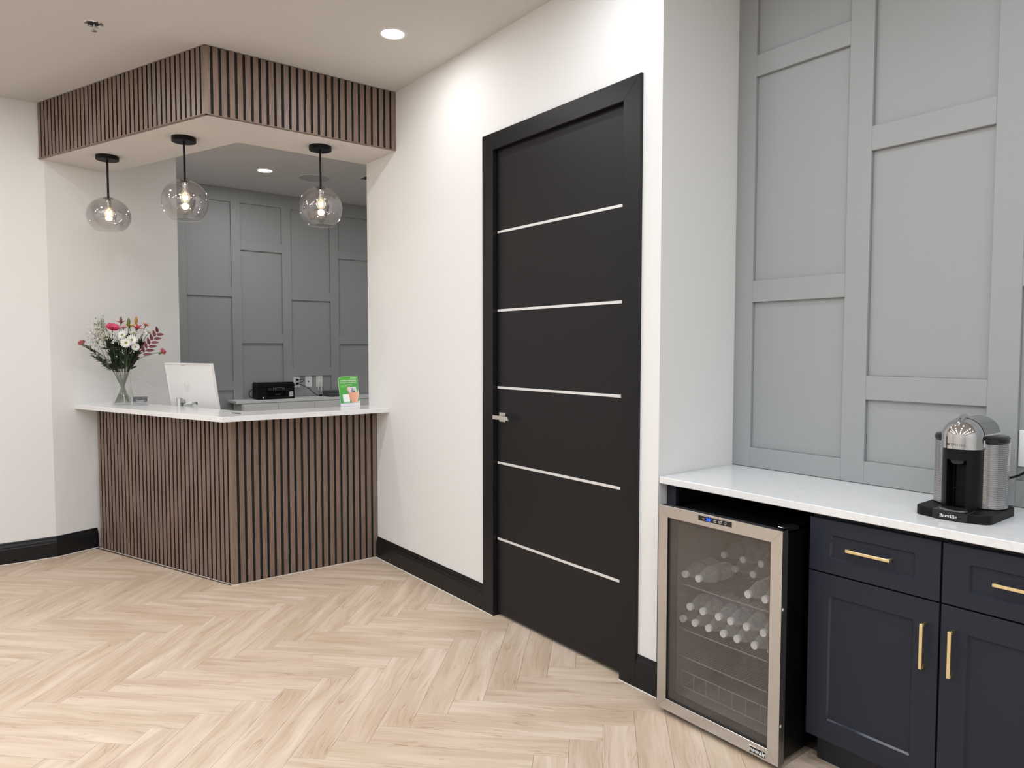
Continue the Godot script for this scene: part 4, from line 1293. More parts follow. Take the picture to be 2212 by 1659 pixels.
# ------------------------------------------------------------------ coffee machine
func make_coffee_machine() -> void:
	var t := thing("coffee_machine", "black and chrome pod coffee machine with ribbed tanks on the white niche counter", "coffee machine", Vector3(-0.853, 0.9055, -2.435))
	# base with rounded corners, front slightly bowed
	var bp := PackedVector2Array()
	var hw := 0.103
	var zb := -0.122
	var zfr := 0.100
	for q in [[hw, zb, 0], [-hw, zb, 1]]:
		for i in 5:
			var a: float = -i * PI / 8 if q[2] == 0 else -PI / 2 - i * PI / 8
			var cx: float = q[0] - 0.015 * signf(q[0])
			bp.append(Vector2(cx + 0.015 * cos(a), zb + 0.015 + 0.015 * sin(a)))
	for i in 7:
		var a := PI - i * PI / 12
		bp.append(Vector2(-hw + 0.034 + 0.034 * cos(a), zfr - 0.034 + 0.034 * sin(a)))
	bp.append(Vector2(-0.03, zfr + 0.012)); bp.append(Vector2(0.0, zfr + 0.014)); bp.append(Vector2(0.03, zfr + 0.012))
	for i in 7:
		var a := PI / 2 - i * PI / 12
		bp.append(Vector2(hw - 0.034 + 0.034 * cos(a), zfr - 0.034 + 0.034 * sin(a)))
	part("base", mb().prism(bp, 0.0, 0.027, 0.002), M.matte, t)
	var tray := mb()
	tray.prism(v2([-0.044, 0.04, 0.052, 0.04, 0.052, 0.1105, 0.03, 0.1135, 0.0, 0.1155, -0.03, 0.1135, -0.044, 0.1105]), 0.002, 0.0285, 0.001)
	part("drip_tray", tray, M.gloss, t)
	var gr := mb()
	gr.xf = Transform3D(Basis.from_scale(Vector3(1, 1, 0.72)), Vector3(0.002, 0.0285, 0.076))
	gr.lathe([Vector2(0, 0), Vector2(0.038, 0), Vector2(0.038, 0.002), Vector2(0.036, 0.003), Vector2(0, 0.003)], 40)
	var g := part("drip_grille", gr, M.chrome, t)
	for i in 13:
		var gx := -0.033 + i * 0.0055
		var hl := 0.72 * sqrt(maxf(0.0, 0.035 * 0.035 - gx * gx)) 
		part("grille_slot", mb().box(Vector3(gx + 0.002, 0.0318, 0.076), Vector3(0.0024, 0.0008, hl * 2)), M.dark, g)
	words("maker_word", "Breville", 0.0088, M.text_white, t, Transform3D(Basis.IDENTITY, Vector3(0.002, 0.0135, 0.1162)), true, 0.0004, true)
	# column with cup bay
	var R := 0.0525
	var zc := 0.015
	var full := PackedVector2Array()
	for i in 97:
		var a := PI * i / 96.0
		full.append(Vector2(R * cos(a), zc + R * sin(a)))
	full.append(Vector2(-R, -0.105)); full.append(Vector2(R, -0.105))
	var notch := PackedVector2Array()
	var cutx0 := -0.026
	var cutx1 := 0.027
	var prev_in := false
	for i in 181:
		var a := PI * i / 180.0
		var q := Vector2(R * cos(a), zc + R * sin(a))
		var inside := q.x > cutx0 and q.x < cutx1
		if inside and not prev_in:
			notch.append(Vector2(cutx1, q.y)); notch.append(Vector2(cutx1, 0.012)); notch.append(Vector2(0.016, 0.004)); notch.append(Vector2(-0.016, 0.004)); notch.append(Vector2(cutx0, 0.012))
		elif not inside and prev_in:
			notch.append(Vector2(cutx0, q.y))
		if not inside: notch.append(q)
		prev_in = inside
	notch.append(Vector2(-R, -0.105)); notch.append(Vector2(R, -0.105))
	var col := mb()
	col.prism(notch, 0.027, 0.178)
	col.prism(full, 0.178, 0.214)
	part("column", col, mat(lin(0.006, 0.006, 0.007), 0.35, 0.0, 0.3), t)
	part("bay_back", mb().box(Vector3(0.0, 0.102, 0.010), Vector3(0.034, 0.148, 0.012), 0.002).box(Vector3(0.0, 0.085, 0.017), Vector3(0.044, 0.003, 0.008)), M.matte, t)
	var sp := mb()
	sp.xf = Transform3D(Basis.IDENTITY, Vector3(0, 0.167, 0.040))
	sp.lathe([Vector2(0.0, -0.004), Vector2(0.020, -0.004), Vector2(0.026, 0.003), Vector2(0.026, 0.011)], 24)
	part("spout", sp, M.gloss, t)
	# chrome hood: half a capsule in front of a round-topped tunnel
	var Rh := 0.0570
	var yb := 0.213
	var yc := 0.2465
	var hood := mb()
	hood.xf = Transform3D(Basis(Vector3.UP, 0.0), Vector3(0, 0, zc))
	var hp := [Vector2(Rh - 0.003, yb), Vector2(Rh, yb + 0.001), Vector2(Rh, yc)]
	for i in range(1, 17):
		var a := PI / 2 * i / 16.0
		hp.append(Vector2(Rh * cos(a), yc + Rh * sin(a)))
	hood.lathe(hp, 40, -PI, 0.0)
	var ho := part("chrome_dome", hood, M.chrome, t)
	var arch := PackedVector2Array([Vector2(Rh, yb), Vector2(Rh, yc)])
	for i in range(1, 32):
		var a := PI * i / 32.0
		arch.append(Vector2(Rh * cos(a), yc + Rh * sin(a)))
	arch.append(Vector2(-Rh, yc)); arch.append(Vector2(-Rh, yb))
	var tun := mb()
	var n := arch.size()
	for i in n - 1:
		var p := arch[i]
		var q := arch[i + 1]
		var np := Vector3(p.x, maxf(0.0, p.y - yc), 0).normalized()
		var nq := Vector3(q.x, maxf(0.0, q.y - yc), 0).normalized()
		var z0 := zc - 0.001
		var z1 := -0.120
		tun.raw(Vector3(p.x, p.y, z0), Vector3(p.x, p.y, z1), Vector3(q.x, q.y, z1), np, np, nq, Vector2.ZERO, Vector2.ZERO, Vector2.ZERO)
		tun.raw(Vector3(p.x, p.y, z0), Vector3(q.x, q.y, z1), Vector3(q.x, q.y, z0), np, nq, nq, Vector2.ZERO, Vector2.ZERO, Vector2.ZERO)
	var bk := []
	for p in arch: bk.append(Vector3(p.x, p.y, -0.120))
	tun.face(bk, Vector3(0, 0, -1))
	part("chrome_hood", tun, mat(lin(0.38, 0.39, 0.40), 0.10, 1.0), t)
	var seam := mb()
	for i in 32:
		var a0 := PI * i / 32.0
		var a1 := PI * (i + 1) / 32.0
		seam.tube([Vector3((Rh + 0.0002) * cos(a0), yc + (Rh + 0.0002) * sin(a0), zc - 0.004), Vector3((Rh + 0.0002) * cos(a1), yc + (Rh + 0.0002) * sin(a1), zc - 0.004)], 0.0007, -1.0, 5)
	part("hood_seam", seam, M.matte, ho)
	part("side_trim", mb().box(Vector3(Rh + 0.0005, 0.228, -0.05), Vector3(0.002, 0.022, 0.13), 0.0008), mat(lin(0.75, 0.77, 0.78), 0.25, 0.6), t)
	words("side_word", "VERTUO", 0.005, M.matte, t, Transform3D(Basis(Vector3.UP, PI / 2), Vector3(Rh + 0.0017, 0.229, -0.03)), false, 0.0003)
	var lev := mb()
	lev.curved([Vector3(0, yc + Rh + 0.001, zc - 0.012), Vector3(0, yc + Rh + 0.003, zc + 0.010), Vector3(0, yc + Rh - 0.010, zc + 0.032), Vector3(0, yc + Rh - 0.022, zc + 0.042)], 0.011, 0.006, 14)
	part("lever_tab", lev, M.chrome, t)
	var chars := "NESPRESSO"
	for i in chars.length():
		var an := (i - 4.0) * 0.098
		words("letter", chars[i], 0.0060, M.matte, ho, Transform3D(Basis(Vector3.UP, an), Vector3(sin(an) * (Rh + 0.0001), 0.224, zc + cos(an) * (Rh + 0.0001))), false, 0.0005)
	part("dome_lip", mb().lathe([Vector2(0.0555, 0.2105), Vector2(0.0575, 0.2115), Vector2(0.0575, 0.2140), Vector2(0.0555, 0.2145)], 40, -PI, 0.0), M.chrome, t)
	t.get_child(t.get_child_count() - 1).position = Vector3(0, 0, zc)
	# ribbed tanks at both sides
	for s in [-1, 1]:
		var rib := mb()
		var pr := []
		var hgt := 0.2035 if s > 0 else 0.203
		var nr := 34
		var y0 := 0.0285
		for i in nr:
			var y := y0 + (hgt - 0.0) * i / nr * 0.985
			var st := hgt / nr
			pr.append(Vector2(0.97, y)); pr.append(Vector2(1.0, y + st * 0.3)); pr.append(Vector2(1.0, y + st * 0.6)); pr.append(Vector2(0.97, y + st * 0.9))
		rib.xf = Transform3D(Basis.from_scale(Vector3(0.047, 1, 0.064)), Vector3(s * 0.0535, 0, -0.056))
		rib.lathe(pr, 40)
		part("water_tank" if s < 0 else "pod_bin", rib, M.silver, t)
		var lid := mb()
		lid.xf = Transform3D(Basis.from_scale(Vector3(0.048, 1, 0.065)), Vector3(s * 0.0535, y0 + hgt, -0.056))
		lid.lathe([Vector2(0.97, -0.003), Vector2(1.0, 0.0), Vector2(1.0, 0.010), Vector2(0.9, 0.016), Vector2(0.0, 0.017)], 40)
		part("tank_lid", lid, M.gloss, t)
	var pc := mb()
	pc.xf = t.transform.affine_inverse()
	var pcord := part("power_cord", pc.curved([Vector3(-0.815, 1.0, -2.558), Vector3(-0.795, 1.008, -2.60), Vector3(-0.77, 1.018, -2.66), Vector3(-0.745, 1.05, -2.69), Vector3(-0.725, 1.075, -2.700)], 0.0038), M.matte, t)
	var plg := mb()
	plg.xf = t.transform.affine_inverse()
	part("plug", plg.box(Vector3(-0.7125, 1.082, -2.6995), Vector3(0.026, 0.026, 0.012), 0.004), M.matte, pcord)

# ------------------------------------------------------------------ things on the reception counter
func make_counter_things() -> void:
	# green leaflet stand
	var A := Vector3(-4.416, 1.0312, -1.984)
	var t := thing("leaflet_stand", "green upright leaflet stand with a hand holding a card on the quartz countertop", "sign", Vector3(-4.4195, 1.0312, -2.0565), PI / 2 + 0.047)
	var lean := Transform3D(Basis(Vector3.RIGHT, deg_to_rad(-11.0)), Vector3(0, 0.0, 0))
	var W := 0.1455
	var H := 0.203
	var pl := PackedVector2Array()
	for i in 7:
		var a := PI / 2 + i * PI / 12
		pl.append(Vector2(-W / 2 + 0.024 + 0.024 * cos(a), H - 0.024 + 0.024 * sin(a)))
	pl.append(Vector2(-W / 2 + 0.002, 0)); pl.append(Vector2(W / 2, 0)); pl.append(Vector2(W / 2, H))
	var bd := mb()
	bd.xf = lean
	bd.sweep(pl, Vector3(0, 0, -0.0018), Vector3(0, 0, 0), Vector3.RIGHT, Vector3.UP)
	part("white_board", bd, M.white, t)
	# printed face with texture
	var im := leaflet_image()
	var pm := mat(Color(1, 1, 1), 0.35)
	pm.albedo_texture = ImageTexture.create_from_image(im)
	var fc := mb()
	fc.xf = lean
	var inn := Geometry2D.offset_polygon(pl, -0.0012)
	var fp: PackedVector2Array = inn[0]
	var idx := Geometry2D.triangulate_polygon(fp)
	for i in range(0, idx.size(), 3):
		var p := []
		var uv := []
		for k in 3:
			var q := fp[idx[i + k]]
			p.append(Vector3(q.x, q.y, 0.0006))
			uv.append(Vector2(q.x / W + 0.5, 1.0 - q.y / H))
		fc.face(p, Vector3(0, 0, 1), uv)
	var pf := part("printed_face", fc, pm, t)
	var put := func(txt: String, h: float, x: float, y: float, bold: bool) -> void:
		words("print_line", txt, h, M.text_white, pf, lean * Transform3D(Basis.IDENTITY, Vector3(x, y, 0.0009)), bold, 0.0003)
	put.call("FLEXIBLE FINANCING", 0.0086, 0.0, 0.174, true)
	put.call("for health and wellness", 0.0088, 0.0, 0.161, false)
	var ez := mb()
	ez.xf = Transform3D(Basis(Vector3.RIGHT, deg_to_rad(16.0)), Vector3(0, 0, -0.068))
	ez.box(Vector3(0, 0.075, 0), Vector3(0.05, 0.15, 0.0015))
	part("back_strut", ez, M.white, t)
	# business card holder
	var c := thing("card_holder", "small clear acrylic holder with dark grey cards beside the flower vase", "card holder", Vector3(-5.318, 1.0312, -0.940), 1.25)
	var bk := mb()
	bk.xf = Transform3D(Basis(Vector3.RIGHT, deg_to_rad(-28.0)), Vector3(0, 0.006, 0.0))
	bk.box(Vector3(0, 0.029, -0.005), Vector3(0.100, 0.058, 0.002), 0.0008)
	bk.box(Vector3(0, 0.001, 0.008), Vector3(0.100, 0.002, 0.026), 0.0006)
	bk.box(Vector3(0, 0.008, 0.020), Vector3(0.100, 0.014, 0.002), 0.0006)
	bk.box(Vector3(-0.049, 0.02, 0.004), Vector3(0.002, 0.03, 0.02), 0.0006)
	bk.box(Vector3(0.049, 0.02, 0.004), Vector3(0.002, 0.03, 0.02), 0.0006)
	bk.xf = Transform3D.IDENTITY
	bk.box(Vector3(0, 0.0012, -0.012), Vector3(0.100, 0.002, 0.064), 0.0006)
	bk.xf = Transform3D(Basis(Vector3.RIGHT, deg_to_rad(35.0)), Vector3(0, 0.002, -0.045))
	bk.box(Vector3(0, 0.022, 0), Vector3(0.100, 0.044, 0.002), 0.0006)
	part("holder", bk, M.acrylic, c)
	var st := thing("business_cards", "stack of dark grey business cards in the clear holder on the counter", "cards", Vector3(-5.318, 1.0312, -0.940), 1.25)
	var cd := mb()
	cd.xf = Transform3D(Basis(Vector3.RIGHT, deg_to_rad(-28.0)), Vector3(0, 0.006, 0.0))
	cd.box(Vector3(0, 0.030, 0.004), Vector3(0.089, 0.051, 0.012), 0.0004)
	part("stack", cd, M.white, st)
	var ff := mb()
	ff.xf = cd.xf
	ff.box(Vector3(0, 0.030, 0.0103), Vector3(0.0888, 0.0506, 0.0008))
	var cf := part("front_card", ff, mat(lin(0.055, 0.058, 0.068), 0.4), st)
	for k in [[0.024, 0.046, 0.034], [-0.02, 0.033, 0.012], [0.0, 0.026, 0.05], [0.0, 0.020, 0.05], [0.0, 0.014, 0.04]]:
		var q := mb()
		q.xf = cd.xf
		q.box(Vector3(k[0], k[1], 0.0109), Vector3(k[2], 0.0024, 0.0004))
		part("print_line", q, mat(lin(0.45, 0.46, 0.48), 0.5), cf)
	solo("pen", mb().tube([Vector3(-4.355, 1.0345, -1.262), Vector3(-4.285, 1.0345, -1.292)], 0.003, 0.003, 8), mat(lin(0.12, 0.09, 0.08), 0.4), "tiny dark pen lying at the corner of the reception countertop", "pen")

func leaflet_image() -> Image:
	var w := 256
	var h := 360
	var im := Image.create(w, h, false, Image.FORMAT_RGB8)
	var hand := v2([120, 205, 118, 182, 100, 165, 96, 148, 106, 142, 122, 152, 120, 128, 132, 116, 146, 122, 150, 140, 205, 150, 222, 168, 216, 192, 236, 196, 240, 168, 250, 170, 256, 205, 246, 250, 232, 285, 236, 322, 150, 322, 142, 290, 128, 270])
	var card := v2([108, 128, 222, 124, 228, 190, 128, 194])
	var blades := [v2([172, 138, 178, 150, 166, 170, 152, 182, 164, 160]), v2([198, 158, 194, 168, 172, 180, 158, 184, 176, 170]), v2([208, 178, 204, 190, 178, 192, 138, 188, 176, 184])]
	var qr := v2([40, 215, 128, 213, 130, 306, 42, 308])
	for y in h:
		for x in w:
			var p := Vector2(x, y)
			var t := clampf((y * 0.8 + x * 0.5) / 420.0, 0.0, 1.0)
			var c := Color(0.36, 0.69, 0.26).lerp(Color(0.06, 0.55, 0.50), t * t)
			if y > 322 or (x > 200 and y > 322 - (x - 200) * 0.5): c = Color(0.93, 0.92, 0.95)
			if Geometry2D.is_point_in_polygon(p, qr): c = Color(0.95, 0.95, 0.94)
			if Geometry2D.is_point_in_polygon(p, hand) and y < 322:
				c = Color(0.91, 0.60, 0.47).lerp(Color(0.96, 0.75, 0.66), clampf((x - 120) / 130.0, 0, 1))
			if Geometry2D.is_point_in_polygon(p, card): c = Color(0.87, 0.84, 0.86)
			for b in blades:
				if Geometry2D.is_point_in_polygon(p, b): c = Color(0.10, 0.24, 0.30)
			if (y > 106 and y < 111 and x > 24 and x < 112) or (y > 115 and y < 120 and x > 24 and x < 104) or (y > 124 and y < 129 and x > 26 and x < 96): c = c.lerp(Color(0.8, 0.93, 0.75), 0.5)
			if y > 16 and y < 24 and x > 160 and x < 244: c = Color(0.85, 0.95, 0.82)
			if y > 312 and y < 317 and x > 42 and x < 132: c = Color(0.75, 0.92, 0.88)
			if y > 336 and y < 340 and x > 30 and x < 220: c = Color(0.75, 0.76, 0.79)
			im.set_pixel(x, y, c)
	return im

# ------------------------------------------------------------------ vase and flowers
var VASE := Vector3(-5.499, 1.0312, -0.868)
const FR := Vector3(0.155, 0, -0.988)     # to the right as one faces the vase
const FN := Vector3(0.988, 0, 0.155)      # towards the room

func fpos(r: float, y: float, n: float) -> Vector3:
	return VASE + FR * r + Vector3.UP * y + FN * n

func facing(at: Vector3, dir: Vector3) -> Transform3D:
	var y := dir.normalized()
	var ref := Vector3.UP if absf(y.y) < 0.9 else Vector3.RIGHT
	var x := ref.cross(y).normalized()
	return Transform3D(Basis(x, y, x.cross(y)), at)

func stem_to(o: Node, head: Vector3, foot: Vector3, neck: Vector3, r: float, m: Material) -> void:
	# three dimensional curve from the bottom of the vase through its mouth to the head
	var pts := []
	var a := foot
	var b := neck
	for i in 13:
		var s := i / 12.0
		var p: Vector3
		if s < 0.4:
			p = a.lerp(b, s / 0.4)
		else:
			var u := (s - 0.4) / 0.6
			var ctrl := b + (b - a).normalized() * (head - b).length() * 0.45 + Vector3.UP * 0.02
			p = b.lerp(ctrl, u).lerp(ctrl.lerp(head, u), u)
		pts.append(p - VASE)
	part("stem", mb().tube(pts, r, r * 0.8, 7), m, o)

func flower(called: String, label: String, category: String, group := "") -> Node3D:
	return thing(called, label, category, VASE, 0.0, group)

func neck_of(head: Vector3, jit: float) -> Array:
	var d := head - VASE
	var side := Vector3(d.x, 0, d.z)
	side = side.normalized() * (0.016 + 0.034 * clampf(side.length() / 0.2, 0.0, 1.0))
	var nk := VASE + Vector3(0, 0.205, 0) + side.limit_length(0.037) + Vector3(sin(jit * 7.0), 0, cos(jit * 5.0)) * 0.009
	var ft := VASE + Vector3(0, 0.012, 0) - side.limit_length(0.038) * 1.1 + Vector3(cos(jit * 3.0), 0, sin(jit * 11.0)) * 0.014
	return [nk, ft]

func make_bouquet() -> void:
	var vz := thing("flower_vase", "flared clear glass vase of flower stems standing in water on the countertop", "vase", VASE)
	var out := [Vector2(0.0, 0.0), Vector2(0.064, 0.0), Vector2(0.0705, 0.008), Vector2(0.0695, 0.03), Vector2(0.0625, 0.075), Vector2(0.0540, 0.12), Vector2(0.0500, 0.155), Vector2(0.0515, 0.185), Vector2(0.0570, 0.212), Vector2(0.0590, 0.2235)]
	part("glass", mb().lathe(out, 40), glass(lin(0.5, 0.54, 0.52), 0.09), vz)
	var inn := []
	for q in out: inn.append(Vector2(maxf(q.x - 0.003, 0.0), q.y + (0.006 if q.y < 0.01 else 0.0)))
	part("inner_wall", mb().lathe(inn, 40), M.clear, vz)
	part("rim", mb().lathe([Vector2(0.0570, 0.2235), Vector2(0.0590, 0.2215), Vector2(0.0605, 0.2235), Vector2(0.0590, 0.2255), Vector2(0.0570, 0.2235)], 40), glass(lin(0.7, 0.72, 0.7), 0.3), vz)
	part("water", mb().lathe([Vector2(0.0, 0.006), Vector2(0.062, 0.006), Vector2(0.0675, 0.012), Vector2(0.0665, 0.03), Vector2(0.0595, 0.075), Vector2(0.0512, 0.12), Vector2(0.0503, 0.127), Vector2(0, 0.127)], 40), M.water, vz)
	var green := mat(lin(0.045, 0.075, 0.025), 0.5)
	var dkgreen := mat(lin(0.018, 0.032, 0.014), 0.55)
	var olive := mat(lin(0.12, 0.15, 0.045), 0.5)
	var pink := mat(lin(0.72, 0.07, 0.17), 0.5)
	var rose := mat(lin(0.62, 0.20, 0.22), 0.55)
	var white := mat(lin(0.80, 0.80, 0.78), 0.55)
	var cream := mat(lin(0.66, 0.62, 0.48), 0.6)
	var yellow := mat(lin(0.75, 0.60, 0.20), 0.5)
	var red := mat(lin(0.50, 0.055, 0.065), 0.5)
	var maroon := mat(lin(0.13, 0.025, 0.035), 0.45)
	var orange := mat(lin(0.58, 0.24, 0.13), 0.5)
	var eye := mat(lin(0.28, 0.30, 0.05), 0.6)
	for m in [green, dkgreen, white, pink, red, maroon, rose, cream, yellow, orange]:
		m.backlight_enabled = true
		m.backlight = m.albedo_color * 0.25
	# gerbera
	var h := fpos(-0.052, 0.525, 0.03)
	var nf := neck_of(h, 0.3)
	var o := flower("gerbera", "bright pink gerbera at the upper left of the bouquet", "flower")
	stem_to(o, h, nf[1], nf[0], 0.0028, green)
	var gx := facing(h - VASE, FN * 0.55 + Vector3.UP * 0.75 + FR * 0.15)
	var pm := mb()
	for ring in [[26, 0.049, 0.0125, 0.10], [24, 0.041, 0.0115, 0.35], [18, 0.026, 0.009, 0.7]]:
		for i in ring[0]:
			pm.xf = gx * Transform3D(Basis(Vector3.UP, TAU * (i + ring[3]) / ring[0]) * Basis(Vector3.RIGHT, -ring[3] * 0.6), Vector3(0, 0.002 + ring[3] * 0.004, 0))
			pm.leaf(ring[1], ring[2], 0.35, 0.2, 1.25, 5)
	part("petals", pm, pink, o)
	var gm := mb()
	gm.xf = gx
	gm.ball(Vector3(0, 0.004, 0), Vector3(0.010, 0.005, 0.010))
	part("flower_centre", gm, maroon, o)
	# daisies
	var ds := [[0.060, 0.447, 0.095, 0.036, "largest white daisy with a green eye in the middle of the bouquet"], [0.025, 0.427, 0.100, 0.036, "white daisy just left of and below the largest daisy"], [0.005, 0.478, 0.080, 0.036, "white daisy turned left above the daisy cluster"], [0.081, 0.398, 0.090, 0.028, "small lowest white daisy at the bottom right of the cluster"], [0.075, 0.492, 0.060, 0.036, "white daisy turned upwards behind the largest daisy"], [0.135, 0.497, 0.050, 0.028, "small white daisy at the right under the orange flower"]]
	for k in ds.size():
		var d: Array = ds[k]
		h = fpos(d[0], d[1], d[2])
		nf = neck_of(h, 1.0 + k)
		o = flower("daisy", d[4], "flower", "white daisies in the bouquet")
		stem_to(o, h, nf[1], nf[0], 0.0022, green)
		var dir: Vector3 = [FN + Vector3.UP * 0.25, FN + FR * -0.2 + Vector3.UP * 0.1, FN * 0.7 - FR * 0.5 + Vector3.UP * 0.5, FN + FR * 0.2 + Vector3.UP * 0.2, FN * 0.4 + Vector3.UP, FN * 0.6 + FR * 0.4 + Vector3.UP * 0.8][k]
		var dx := facing(h - VASE, dir)
		var dm := mb()
		for ring in [[17, 1.0, 0.0], [13, 0.86, 0.3]]:
			for i in ring[0]:
				dm.xf = dx * Transform3D(Basis(Vector3.UP, TAU * (i + ring[2]) / ring[0] + k) * Basis(Vector3.RIGHT, -ring[2] * 0.5), Vector3.ZERO)
				dm.leaf(d[3] * ring[1] * 1.08, d[3] * 0.29, 0.25, 0.2, 1.2, 5)
		part("petals", dm, white, o)
		var em := mb()
		em.xf = dx
		em.ball(Vector3(0, 0.003, 0), Vector3(d[3] * 0.24, d[3] * 0.14, d[3] * 0.24))
		part("flower_centre", em, eye, o)
	# carnations
	for k in 2:
		h = [fpos(-0.232, 0.420, 0.02), fpos(0.246, 0.362, 0.04)][k]
		nf = neck_of(h, 4.0 + k)
		o = flower("carnation", ["salmon pink carnation sticking out at the far left of the bouquet", "pink carnation sticking out low at the right of the bouquet"][k], "flower", "two pink carnations")
		stem_to(o, h, nf[1], nf[0], 0.0020, green)
		var dr: Vector3 = ((h - nf[0]).normalized() + Vector3.UP * (0.35 if k == 0 else -0.1)).normalized()
		var cx := facing(h - VASE, dr)
		var cm := mb()
		for i in 34:
			var ph := i * 2.399
			var tl := sqrt(i / 34.0)
			cm.xf = cx * Transform3D(Basis(Vector3.UP, ph) * Basis(Vector3.RIGHT, -1.35 + tl * 1.25), Vector3(0, -0.004, 0))
			cm.leaf(0.031 + 0.004 * sin(i * 3.0), 0.018, 0.5, 0.5 * sin(i * 2.0), 1.6, 4)
		part("petals", cm, [rose, mat(lin(0.66, 0.17, 0.24), 0.55)][k], o)
		var km := mb()
		km.xf = cx
		km.lathe([Vector2(0, -0.026), Vector2(0.005, -0.025), Vector2(0.008, -0.012), Vector2(0.010, 0.0)], 12)
		part("calyx", km, olive, o)
	# lilies and buds
	for k in 6:
		var spec: Array = [
			[0.094, 0.530, 0.05, red, 7, 0.048, 0.019, "coral red lily open at the upper right of the bouquet", "lily"],
			[0.050, 0.545, 0.01, yellow, 6, 0.05, 0.024, "pale yellow lily behind the tall green bud", "lily"],
			[-0.001, 0.572, 0.0, red, 6, 0.042, 0.012, "dark red star shaped flower at the top of the bouquet", "flower"],
			[0.148, 0.555, 0.02, orange, 12, 0.036, 0.010, "orange spiky flower at the upper right edge of the bouquet", "flower"],
			[0.164, 0.505, 0.0, cream, 14, 0.028, 0.012, "cream white rosette at the right edge of the bouquet", "flower"],
			[0.012, 0.535, 0.03, mat(lin(0.72, 0.42, 0.48), 0.5), 9, 0.035, 0.018, "pale pink flower tucked beside the gerbera", "flower"]][k]
		h = fpos(spec[0], spec[1], spec[2])
		nf = neck_of(h, 6.0 + k)
		o = flower("lily" if spec[8] == "lily" else "blossom", spec[7], spec[8])
		stem_to(o, h - Vector3(0, 0.01, 0), nf[1], nf[0], 0.0026, green)
		var lx := facing(h - VASE - Vector3(0, 0.012, 0), Vector3.UP + FN * 0.35 + FR * (spec[0] * 2.0))
		var lm := mb()
		for i in spec[4]:
			var tl := -0.95 if i % 2 == 0 else -0.55
			lm.xf = lx * Transform3D(Basis(Vector3.UP, TAU * i / spec[4]) * Basis(Vector3.RIGHT, tl), Vector3.ZERO)
			lm.leaf(spec[5], spec[6], -0.5, 0.35, 0.8, 5)
		part("petals", lm, spec[3], o)
		var sm := mb()
		sm.xf = lx
		sm.ball(Vector3(0, 0.006, 0), Vector3(0.006, 0.012, 0.006), 10, 8)
		part("flower_centre", sm, maroon if k != 4 else cream, o)
	for k in 3:
		h = [fpos(0.044, 0.567, 0.06), fpos(0.091, 0.582, 0.0), fpos(-0.001, 0.585, 0.02)][k]
		nf = neck_of(h, 14.0 + k)
		o = flower("lily_bud", ["tall closed yellow green lily bud at the top centre of the bouquet", "closed orange striped lily bud behind the coral red lily", "narrow closed dark red bud above the gerbera"][k], "bud", "closed buds in the bouquet")
		stem_to(o, h - Vector3(0, 0.025, 0), nf[1], nf[0], 0.0024, green)
		var bm := mb()
		bm.xf = facing(h - VASE, Vector3.UP + FR * 0.05)
		bm.lathe([Vector2(0.001, -0.030), Vector2(0.007, -0.024), Vector2(0.0115, -0.006), Vector2(0.011, 0.008), Vector2(0.007, 0.022), Vector2(0.0, 0.031)] if k < 2 else [Vector2(0.001, -0.026), Vector2(0.007, -0.018), Vector2(0.009, -0.004), Vector2(0.005, 0.012), Vector2(0.0, 0.026)], 12)
		part("bud", bm, [olive, mat(lin(0.50, 0.25, 0.08), 0.5), maroon][k], o)
	# red leaf spray
	o = flower("red_leaf_spray", "spray of maroon leaves pointing out to the upper right", "foliage")
	h = fpos(0.222, 0.497, 0.05)
	nf = neck_of(h, 20.0)
	stem_to(o, h, nf[1], nf[0], 0.0018, maroon)
	var base := fpos(0.125, 0.345, 0.045)
	for i in 12:
		var s := i / 11.0
		var p := base.lerp(h, s)
		var side := 1.0 if i % 2 == 0 else -1.0
		var dirv := ((h - base).normalized() * 0.75 + (FR * side * 0.7 - Vector3.UP * side * 0.55) + FN * 0.2).normalized()
		var q := mb()
		var bz := dirv
		var by := (FN - bz * FN.dot(bz)).normalized()
		q.xf = Transform3D(Basis(by.cross(bz), by, bz), p - VASE)
		q.leaf(0.062 - 0.014 * s, 0.021, 0.2, 0.25, 0.75, 5)
		part("leaf", q, maroon if i % 3 else mat(lin(0.20, 0.05, 0.06), 0.45), o)
	# white filler sprays
	for k in 4:
		h = [fpos(-0.122, 0.548, -0.01), fpos(-0.160, 0.465, 0.02), fpos(-0.105, 0.490, 0.04), fpos(-0.030, 0.455, 0.06)][k]
		nf = neck_of(h, 24.0 + k)
		o = flower("filler_spray", ["tallest grey green feathery filler at the upper left of the bouquet", "white feathery filler at the left edge of the bouquet", "cream filler sprig left of the pink gerbera", "small white filler sprig under the pink gerbera"][k], "flower", "pale filler sprigs")
		stem_to(o, h, nf[1], nf[0], 0.0016, green)
		var fm := mb()
		var fg := mb()
		var r := RandomNumberGenerator.new()
		r.seed = 50 + k
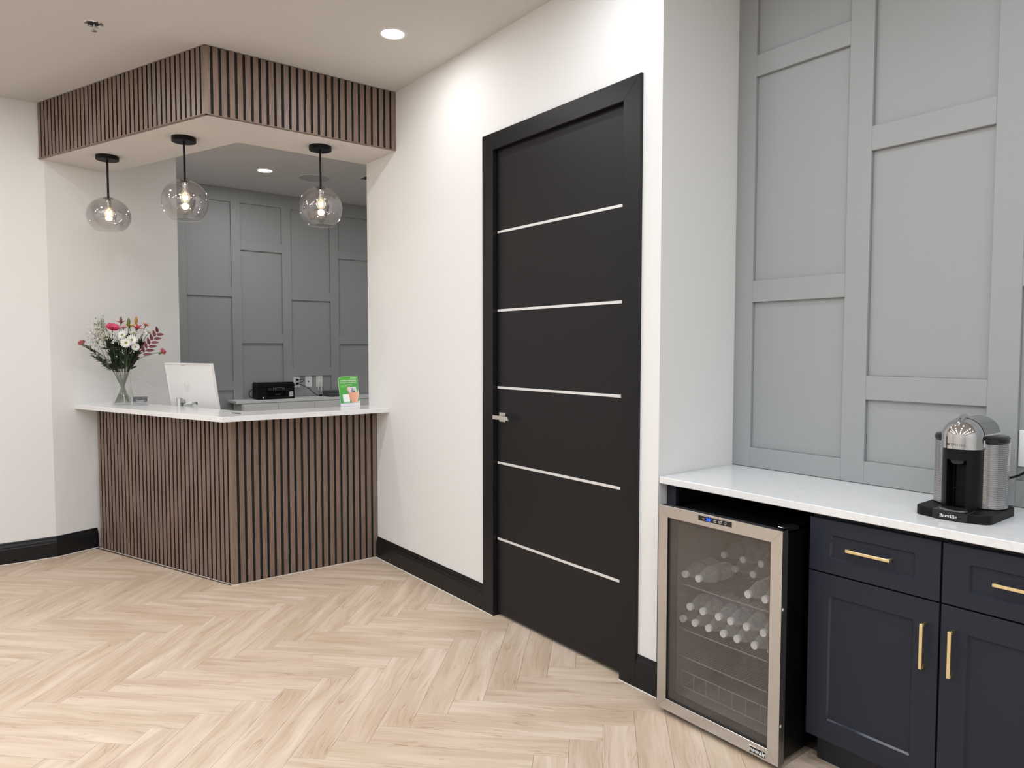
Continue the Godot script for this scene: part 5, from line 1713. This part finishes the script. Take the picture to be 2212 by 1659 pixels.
		for i in 130:
			var p := h - VASE + Vector3(r.randfn(0, 0.020), r.randfn(-0.01, 0.030), r.randfn(0, 0.020))
			if k == 3: p = h - VASE + Vector3(r.randfn(0, 0.013), r.randfn(0, 0.014), r.randfn(0, 0.012))
			if i % 3 == 0:
				fg.xf = facing(p, Vector3(r.randfn(), r.randfn() + 1.0, r.randfn()))
				fg.leaf(0.022, 0.003, 0.3, 0.1, 0.7, 3)
				fg.tube([Vector3.ZERO, Vector3(0, -0.02, 0)], 0.0006, -1.0, 4)
			else:
				fm.ball(p, Vector3.ONE * r.randf_range(0.0026, 0.0058), 7, 5)
		part("florets", fm, [mat(lin(0.42, 0.45, 0.34), 0.6), white, cream, white][k], o)
		part("leaflets", fg, green, o)
	# greenery
	var gl := ["dark green leafy stem leaning left low in the bouquet", "dark green feathery stem drooping at the left", "dark green leafy stem left of the middle of the bouquet", "dark green leafy stem right behind the vase mouth", "dark green leafy stem under the daisies", "dark green leafy stem leaning right under the maroon leaves", "dark green leafy stem at the back of the bouquet", "short dark green sprig beside the vase rim"]
	var gp := [[-0.170, 0.335, 0.03], [-0.205, 0.395, 0.0], [-0.085, 0.435, 0.03], [-0.02, 0.42, 0.02], [0.045, 0.40, 0.06], [0.115, 0.41, 0.02], [0.04, 0.47, -0.05], [-0.070, 0.265, 0.05]]
	for k in 8:
		h = fpos(gp[k][0], gp[k][1], gp[k][2])
		nf = neck_of(h, 30.0 + k)
		o = flower("greenery", gl[k], "foliage", "dark green stems in the bouquet")
		stem_to(o, h, nf[1], nf[0], 0.0022, dkgreen)
		var lm := mb()
		var r := RandomNumberGenerator.new()
		r.seed = 90 + k
		var nk: Vector3 = nf[0]
		var thin := k < 2 or k == 7
		for i in (90 if thin else 90):
			var s := r.randf_range(0.15, 1.0)
			var p := nk.lerp(h, s) + Vector3(0, 0.014 * sin(s * PI), 0)
			var dv := ((h - nk).normalized() * 0.9 + Vector3(r.randfn(), r.randfn() * 0.7, r.randfn()) * 0.55).normalized()
			var rf := FN + Vector3(r.randfn(), r.randfn(), r.randfn()) * 0.5
			var by := (rf - dv * rf.dot(dv)).normalized()
			lm.xf = Transform3D(Basis(by.cross(dv), by, dv), p - VASE)
			if thin: lm.leaf(r.randf_range(0.022, 0.040), 0.0045, 0.2, 0.1, 0.7, 3)
			else: lm.leaf(r.randf_range(0.035, 0.065), r.randf_range(0.010, 0.018), 0.25, 0.2, 0.75, 4)
		part("leaves", lm, dkgreen, o)
